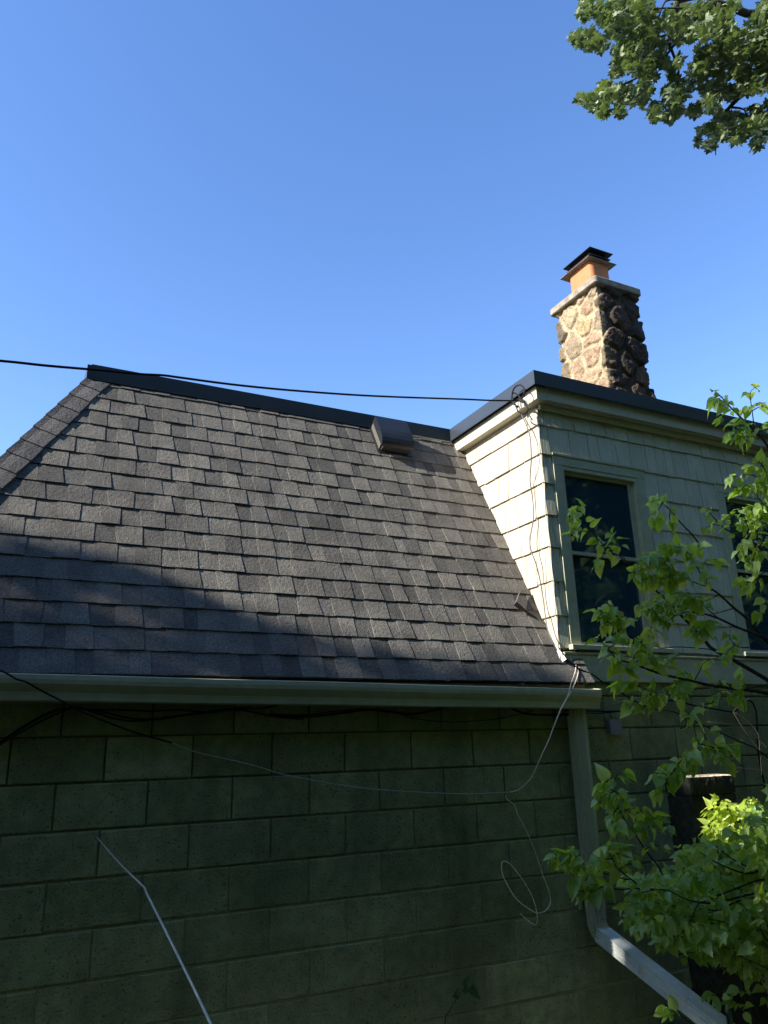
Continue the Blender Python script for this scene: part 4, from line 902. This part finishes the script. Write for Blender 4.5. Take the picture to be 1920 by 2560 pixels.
# long bare canes running through the mass, sparse low shoots
for pl, t0, t1 in ((c6((1700, 150), (1590, 150), (1400, 220), (1200, 300), (1140, 330), (1080, 460), (1020, 545), (970, 570)), 3.2, 3.1), (c6((1700, 220), (1500, 260), (1350, 300), (1200, 320), (1050, 290), (900, 220), (720, 240)), 3.3, 3.0),
                   (c6((1700, 270), (1450, 300), (1300, 370), (1150, 360)), 3.3, 3.2), (c6((1659, 100), (1440, 20), (1250, -120)), 3.2, 3.1), (c6((1640, 60), (1500, 100), (1300, 30), (1150, -60)), 3.2, 3.1)):
    px_branch(pl, t0, t1, None, .005, .0018, lv=(.9, .05))
for pl, t0, t1, lvv in ((c6((1560, 1215), (1480, 1000), (1450, 900), (1430, 820), (1470, 780)), 3.1, 3.2, (.5, .06, .075)), (c6((1620, 1215), (1540, 1050), (1470, 920)), 3.2, 3.2, None), (c6((1659, 1100), (1640, 950), (1600, 880)), 3.2, 3.2, (.3, .05, .075)),
                        (c6((1600, 1215), (1450, 1100), (1300, 980), (1180, 830)), 3.1, 3.2, None), (c6((1659, 1000), (1560, 900), (1500, 760), (1350, 640), (1250, 560)), 3.3, 3.2, (.3, .05, .08)), (c6((1500, 1150), (1430, 1060), (1400, 1040)), 3.1, 3.1, (.3, .03, .075)),
                        (c6((1330, 1060), (1290, 1010), (1240, 1000)), 3.1, 3.1, (.3, .03, .07)), (c6((1090, 1215), (1010, 1150), (970, 1120), (930, 1110)), 2.6, 2.6, (.7, .03, .062)), (c6((1000, 700), (1060, 690), (1120, 680)), 3.1, 3.1, (.1, .03, .08)),
                        (c6((970, 570), (920, 540), (890, 600)), 3.1, 3.1, (.1, .03, .08)), (c6((1659, 600), (1600, 500), (1640, 380), (1620, 300)), 3.0, 3.0, (.2, .04, .085)), (c6((1700, 700), (1640, 620), (1590, 640)), 3.0, 3.0, (.2, .04, .09))):
    px_branch(pl, t0, t1, None, .003, .0014, lv=lvv)
# vines on the right wall
vn = MB()
for q in (((1230, 110), (1400, 130), (1530, 130), (1640, 90)), ((1330, 295), (1440, 200), (1560, 130)), ((1090, 395), (1280, 420), (1480, 480), (1590, 580), (1659, 650)), ((1330, 300), (1420, 450), (1560, 640), (1640, 720)), ((1310, 820), (1440, 835), (1659, 860)), ((1440, 835), (1340, 760), (1200, 750)), ((1440, 835), (1320, 890)), ((1340, 300), (1460, 380), (1560, 500), (1580, 640), (1600, 900)), ((1659, 780), (1600, 700), (1560, 600), (1400, 570))):
    vn.tube([WY(x, y, -.06-.02*i) for i, (x, y) in enumerate(c5(*q))], .0026, .0018, n=5)
tag(vn.build('bare_vine', M['bark'], smooth=True), 'tangle of bare dark vine stems on the block wall at far right', 'vine')
# sunlit shrub just beyond the pillar
sl = thing('sunlit_shrub', 'small bright yellow-green bush glowing in sun right before the block pillar', 'shrub', (4.3, -.75, 0))
b = MB(); fm = MB(); pm = MB(); r_ = random.Random(5)
for i in range(44):
    c_ = WY(r_.uniform(1775, 1910), r_.uniform(1995, 2120), -.72+r_.uniform(-.14, .10)); st_ = Vector((4.3+r_.uniform(-.05, .05), -.75, .0)); md = Vector((4.3, -.75, c_.z-.25))
    if i < 12: b.tube([st_, md, c_], .004, .0015, n=5, smooth=3)
    else: b.tube([c_+Vector((.06, 0, -.12)), c_], .002, .0014, n=4, smooth=0)
    twig_leaves(fm, pm, [c_+Vector((.05, 0, -.08)), c_+Vector((.02, 0, -.03)), c_], .1, .03, .075, 3)
b.build('stem', M['bark'], sl, smooth=True); join(fm, pm).build('foliage', M['sunleaf'], sl, smooth=True)
# seedling at the bottom
se = thing('seedling', 'small dark green seedling in front of the wall at bottom centre', 'plant', tuple(WY(1112, 2700, -.35)))
b = MB(); fm = MB(); P = [WY(1108, 2760, -.35), WY(1112, 2560, -.35), WY(1124, 2528, -.35), WY(1142, 2495, -.35), WY(1165, 2465, -.35)]; b.tube(P, .003, .0014, n=6)
for (bx, by, tx, ty) in ((1165, 2468, 1180, 2425), (1168, 2472, 1220, 2498), (1160, 2470, 1166, 2492), (1140, 2495, 1146, 2465), (1142, 2492, 1130, 2488)):
    a = WY(bx, by, -.35); c_ = WY(tx, ty, -.37); leaf(fm, a, c_-a, Vector((-.2, -.6, .8)), (c_-a).length*.8, .1, .5, .8, .8)
b.build('stem', M['bark'], se, smooth=True); fm.build('foliage', M['dleaf'], se, smooth=True)
# green metal fence post by the downspout
fp = thing('fence_post', 'green metal fence post with a pale tie among the leaves at bottom right', 'post', tuple(T(1815, 2600, 3.2)))
p0 = T(1812, 2475, 3.2); mb = MB(); mb.box(p0.x-.012, p0.x+.012, p0.y-.002, p0.y+.002, 0, p0.z); mb.box(p0.x-.002, p0.x+.002, p0.y-.02, p0.y-.002, 0, p0.z); mb.build('post', M['green'], fp)
mb = MB(); mb.tube([T(1812, 2500, 3.17), T(1818, 2510, 3.16), T(1816, 2526, 3.17), T(1822, 2532, 3.18)], .006, .004, n=6); mb.build('tie', M['alu'], fp)

gc = MB(); rr_ = random.Random(9)  # added low leaves that block light from the foot of the wall
for _ in range(7000):
    x = rr_.uniform(-1.5, 5.0); y = rr_.uniform(-1.7, -.25); quadleaf(gc, Vector((x, y, rr_.uniform(0, .48)*(.75+.25*noise.noise(Vector((x*2, y*2, 0)))))), rr_.uniform(.03, .06), rr_.random())
go_ = gc.build('added_ground_cover', M['dleaf']); tag(go_, 'added low leafy cover shading the foot of the block wall', 'ground cover'); go_['kind'] = 'stuff'
# ================================================================== MAPLE
MPL = [(0, 0)]
def maple_leaf(mb, c, n_, up, L_, t):
    n_ = Vector(n_).normalized(); a = n_.cross(Vector(up)); a = a.normalized() if a.length > 1e-3 else n_.orthogonal().normalized(); b = n_.cross(a)
    pts_ = [(-90, .10), (-55, .42), (-35, .30), (-12, .62), (8, .40), (28, .60), (40, .74), (58, .44), (72, .70), (90, 1.0)]
    out = [(r_*math.cos(R(an)), r_*math.sin(R(an))) for an, r_ in pts_]; out = out+[(-x, y) for x, y in reversed(out[1:-1])]
    i = len(mb.v); mb.v.append(tuple(c)); fo = U(.1, .5); cu = U(0, .5)
    for x, y in out: mb.v.append(tuple(Vector(c)+(a*x+b*y+n_*(-fo*abs(x)*.6-cu*max(0, y)**2*.5))*L_))
    for k in range(len(out)): mb.f.append((i, i+1+k, i+1+(k+1) % len(out))); mb.t.append(t)
mp = thing('maple_tree', 'large maple whose leafy branch tips hang into the top right corner', 'tree', (10.6, -.4, 0))
KM = .3436
def cm(x, y, t): return T(1350+x*KM, y*KM, t)
CL = [(260, 280, 55), (350, 290, 80), (440, 320, 60), (350, 60, 80), (320, 110, 45), (500, 100, 120), (650, 120, 130), (750, 50, 90), (560, 220, 80), (700, 250, 110), (590, 400, 85), (720, 430, 130), (790, 540, 70), (560, 520, 45), (850, 330, 90), (790, 200, 90), (860, 440, 60),
      (300, 720, 45), (390, 740, 75), (490, 670, 80), (450, 810, 55), (600, 690, 90), (710, 710, 80), (590, 810, 45), (760, 640, 60), (840, 800, 65), (840, 860, 45), (930, 850, 55), (950, 700, 85), (1000, 800, 60), (1050, 630, 80), (960, 560, 35), (1120, 800, 60), (930, 480, 40), (1000, 430, 35),
      (1190, 260, 50), (1210, 400, 90), (1150, 520, 80), (1250, 600, 120), (1350, 450, 140), (1300, 200, 130), (1220, 70, 120), (1000, 100, 90), (1000, 260, 60), (1090, 200, 45), (1090, 270, 40), (940, 180, 80), (1400, 40, 60), (1440, 300, 110), (1500, 480, 130), (1600, 300, 110), (1620, 130, 90), (1560, 200, 70), (1600, 600, 80), (1400, 680, 70), (1250, 750, 80), (1480, 640, 60), (1660, 480, 80),
      (1200, 950, 50), (1150, 1020, 28), (1230, 1060, 48), (1300, 960, 70), (1400, 940, 85), (1500, 920, 90), (1600, 900, 80), (1570, 1050, 45), (1640, 990, 50), (1430, 860, 60), (1310, 860, 60), (1570, 800, 55), (1700, 800, 90), (1750, 600, 120), (1750, 300, 150), (1700, 50, 120), (1450, 1010, 50)]
cr_ = MB(); mr_ = random.Random(21)
for (x, y, r_) in CL:
    tb = 7.0+mr_.uniform(-.35, .35); nl_ = int(7+r_*r_*.0125)
    for _ in range(nl_):
        an = mr_.uniform(0, 6.283); q = math.sqrt(mr_.random())*r_*.92; c_ = cm(x+q*math.cos(an), y+q*math.sin(an), tb+mr_.uniform(-.6, .6))
        n_ = Vector((-.35, 0, .75))+rv()*.75
        maple_leaf(cr_, c_, n_, Vector((-.3, -.2, -1))+rv()*.5, mr_.uniform(.040, .078), mr_.random())
# unseen rest of the crown, above and to the right of the frame
for _ in range(3800):
    v = rv(); c_ = Vector((9.8, -.6, 10.6))+Vector((v.x*3.6, v.y*3.6, v.z*3.0))*mr_.uniform(.72, 1.0)**.5
    d_ = c_-Vector(EYE); z_ = d_.dot(Vector(_f))
    if z_ > .1:
        X_ = 960+FPX*d_.dot(Vector(_r))/z_; Y_ = 1280-FPX*d_.dot(Vector(_u))/z_
        if -60 < X_ < 1990 and -60 < Y_ < 2700: continue
    maple_leaf(cr_, c_, Vector((0, 0, 1))+rv(), rv(), mr_.uniform(.10, .16), mr_.random())
cr_.build('crown', M['maple'], mp)
b = MB(); b.tube([(10.6, -.4, 0), (10.5, -.4, 4), (10.3, -.5, 8), (10.2, -.6, 11)], .26, .12, n=10)
H1 = Vector((10.25, -.5, 8.6)); H2 = T(2150, -60, 7.6)
b.tube([H1, H2, cm(1659, 100, 7.2), cm(1290, 20, 7.0), cm(1200, 60, 7), cm(1100, 170, 7), cm(950, 360, 6.9), cm(870, 480, 6.9)], .05, .006, n=7)
b.tube([H2, cm(1400, -60, 7.2), cm(1030, 0, 7.0), cm(1000, 60, 7), cm(940, 280, 6.95), cm(960, 370, 6.9), cm(1010, 520, 6.9), cm(990, 690, 6.9)], .03, .006, n=7)
b.tube([H1, T(2050, 200, 7.5), cm(1659, 440, 7.2), cm(1550, 600, 7.0), cm(1380, 780, 7), cm(1300, 880, 6.9), cm(1220, 1000, 6.9)], .04, .006, n=7)
for q in (((1100, 170), (900, 260), (700, 320), (560, 420)), ((1030, 0), (910, 10), (830, 170), (600, 230), (350, 290)), ((1290, 20), (1370, 200), (1420, 320), (1400, 450)), ((870, 480), (660, 590), (560, 640), (400, 740)), ((1380, 780), (1490, 800), (1490, 900)), ((1550, 450), (1480, 600), (1300, 700)), ((1300, 880), (1280, 1000), (1278, 1130)), ((1200, 60), (900, 60), (600, 80), (380, 70)), ((1010, 520), (900, 700), (860, 830))):
    b.tube([cm(x, y, 6.95) for x, y in q], .012, .004, n=5)
b.build('trunk', M['bark'], mp, smooth=True)

# ================================================================== TREES OUTSIDE THE FRAME (they shade the wall and stand in the window reflections)
tn = math.tan(R(SUN_EL))/1.0
def bound(z0):      # how far back (y) the shade reaches, by ray height above the wall's left end
    pts_ = [(-2, .36), (2.9, .34), (3.3, .30), (3.40, .14), (3.5, .05), (4.0, .02), (4.25, .0), (4.5, -.05), (5.2, -.20), (7, -.6), (9, -1.2)]
    for a, c in zip(pts_, pts_[1:]):
        if z0 <= c[0]: return a[1]+(c[1]-a[1])*(z0-a[0])/(c[0]-a[0])
    return -1.5
sh_ = thing('shade_tree', 'tall leafy tree off to the left casting shade over the wall and roof corner', 'tree', (-10, -3.6, 0))
cr_ = MB(); cnt = 0
gaps = [(2.72, .16, .05, .10), (2.95, .10, .04, .06), (3.86, -.03, .05, .06), (4.08, -.06, .04, .05), (4.06, -.82, .44, .35), (4.27, -.44, .22, .14), (4.46, -.16, .14, .12), (2.92, -.17, .10, .09)]
while cnt < 17000:
    x = U(-11.5, -8.5); y = U(-8.0, .4); z0 = U(-.5, 8.2)
    k_ = 1/ (math.cos(R(SUN_AZ+90)) or 1)
    yy = y            # y on arrival = y + (x distance)*drift
    ya = yy-(0-x)*math.tan(R(SUN_AZ+90))*1.0
    lim = bound(z0)+.10*noise.noise(Vector((z0*3, 5, x*.4)))+.05*noise.noise(Vector((z0*9, 1, x)))
    if ya > lim: continue
    if ya > -.14 and z0 > 2.6 and noise.noise(Vector((z0*5.5, ya*5+3, 2.5))) > .30: continue
    if (y+3.8)**2/22+(z0-3.6)**2/21 > 1 and ya < -1.5: continue
    if any(((z0-a)/c)**2+((ya-b_)/d_)**2 < 1 for a, b_, c, d_ in gaps): continue
    z = z0+(0-x)*tn
    quadleaf(cr_, Vector((x, y, z)), U(.07, .13), random.random()); cnt += 1
cnt = 0
while cnt < 9000:
    x = U(-11.5, -8.8); ya = U(-1.6, .36); z0 = U(.4, 4.9); y = ya+(0-x)*math.tan(R(SUN_AZ+90))
    if ya > bound(z0)-.03+.06*noise.noise(Vector((z0*4, 5, x*.3))): continue
    if ya > -.14 and z0 > 2.6 and noise.noise(Vector((z0*5.5, ya*5+3, 2.5))) > .30: continue
    if any(((z0-a)/c)**2+((ya-b_)/d_)**2 < 1 for a, b_, c, d_ in gaps): continue
    quadleaf(cr_, Vector((x, y, z0+(0-x)*tn)), U(.05, .09), random.random()); cnt += 1
cr_.build('crown', M['dleaf'], sh_)
b = MB(); b.tube([(-10, -3.6, 0), (-10.1, -3.5, 4), (-10, -3.7, 8), (-9.9, -3.4, 12.5)], .3, .08, n=10)
for i in range(12): b.tube([(-10, -3.6, 6+i*.45), (-10+U(-.8, .8), -3.6+U(-2.2, 2.2), 7.5+i*.45)], .06, .02, n=6, smooth=0)
b.build('trunk', M['bark'], sh_, smooth=True)
for nm_, lb_, (hx, y0_, y1_, hh_) in (('screen_hedge', 'added leafy screen cutting low sky light along the left side of the yard', (-6.2, -9, .6, 4.6)), ('screen_hedge', 'added leafy screen cutting low sky light at the right end of the yard', (11.5, -9, -.3, 3.2))):  # added to block low sky light from either end
    h_ = thing(nm_, lb_, 'screen_hedge', (hx, (y0_+y1_)/2, 0)); cr_ = MB()
    for _ in range(9000): quadleaf(cr_, Vector((hx+U(-.7, .7), U(y0_, y1_), U(0, hh_)-.25*abs(U(-1, 1)))), U(.08, .16), random.random())
    cr_.build('foliage', M['dleaf'], h_); b = MB(); b.tube([(hx, (y0_+y1_)/2, 0), (hx, (y0_+y1_)/2, hh_*.8)], .05, .02); b.build('stem', M['bark'], h_)
grp = 'trees standing behind the photographer'
spots = [(-6.0, -9.2, 4.4, 11.5), (-1.2, -9.6, 4.4, 12), (3.6, -9.5, 4.4, 11.5), (8.6, -9.0, 4.4, 11.5), (13.6, -5.8, 4.2, 11.5)]
tl = ['tree behind the photographer on the far left', 'tall tree behind the photographer, left of the middle one', 'middle tree behind the photographer', 'tree behind the photographer to the right', 'tree beyond the right end of the wall']
for i, (x, y, r_, h) in enumerate(spots):
    t_ = thing('yard_tree', tl[i], 'tree', (x, y, 0), grp); cr_ = MB()
    for _ in range(13000):
        v = rv()*(U(.35, 1)**.5); v *= .82+.30*noise.noise(v*2.2+Vector((i*3, 0, 0)))
        c_ = Vector((x, y, h*.52))+Vector((v.x*r_, v.y*r_, v.z*h*.54)); quadleaf(cr_, c_, U(.15, .27), random.random())
    cr_.build('crown', M['dleaf'], t_); b = MB(); b.tube([(x, y, 0), (x+.1, y, h*.4), (x, y+.1, h*.85)], .28, .06, n=8); b.build('trunk', M['bark'], t_, smooth=True)
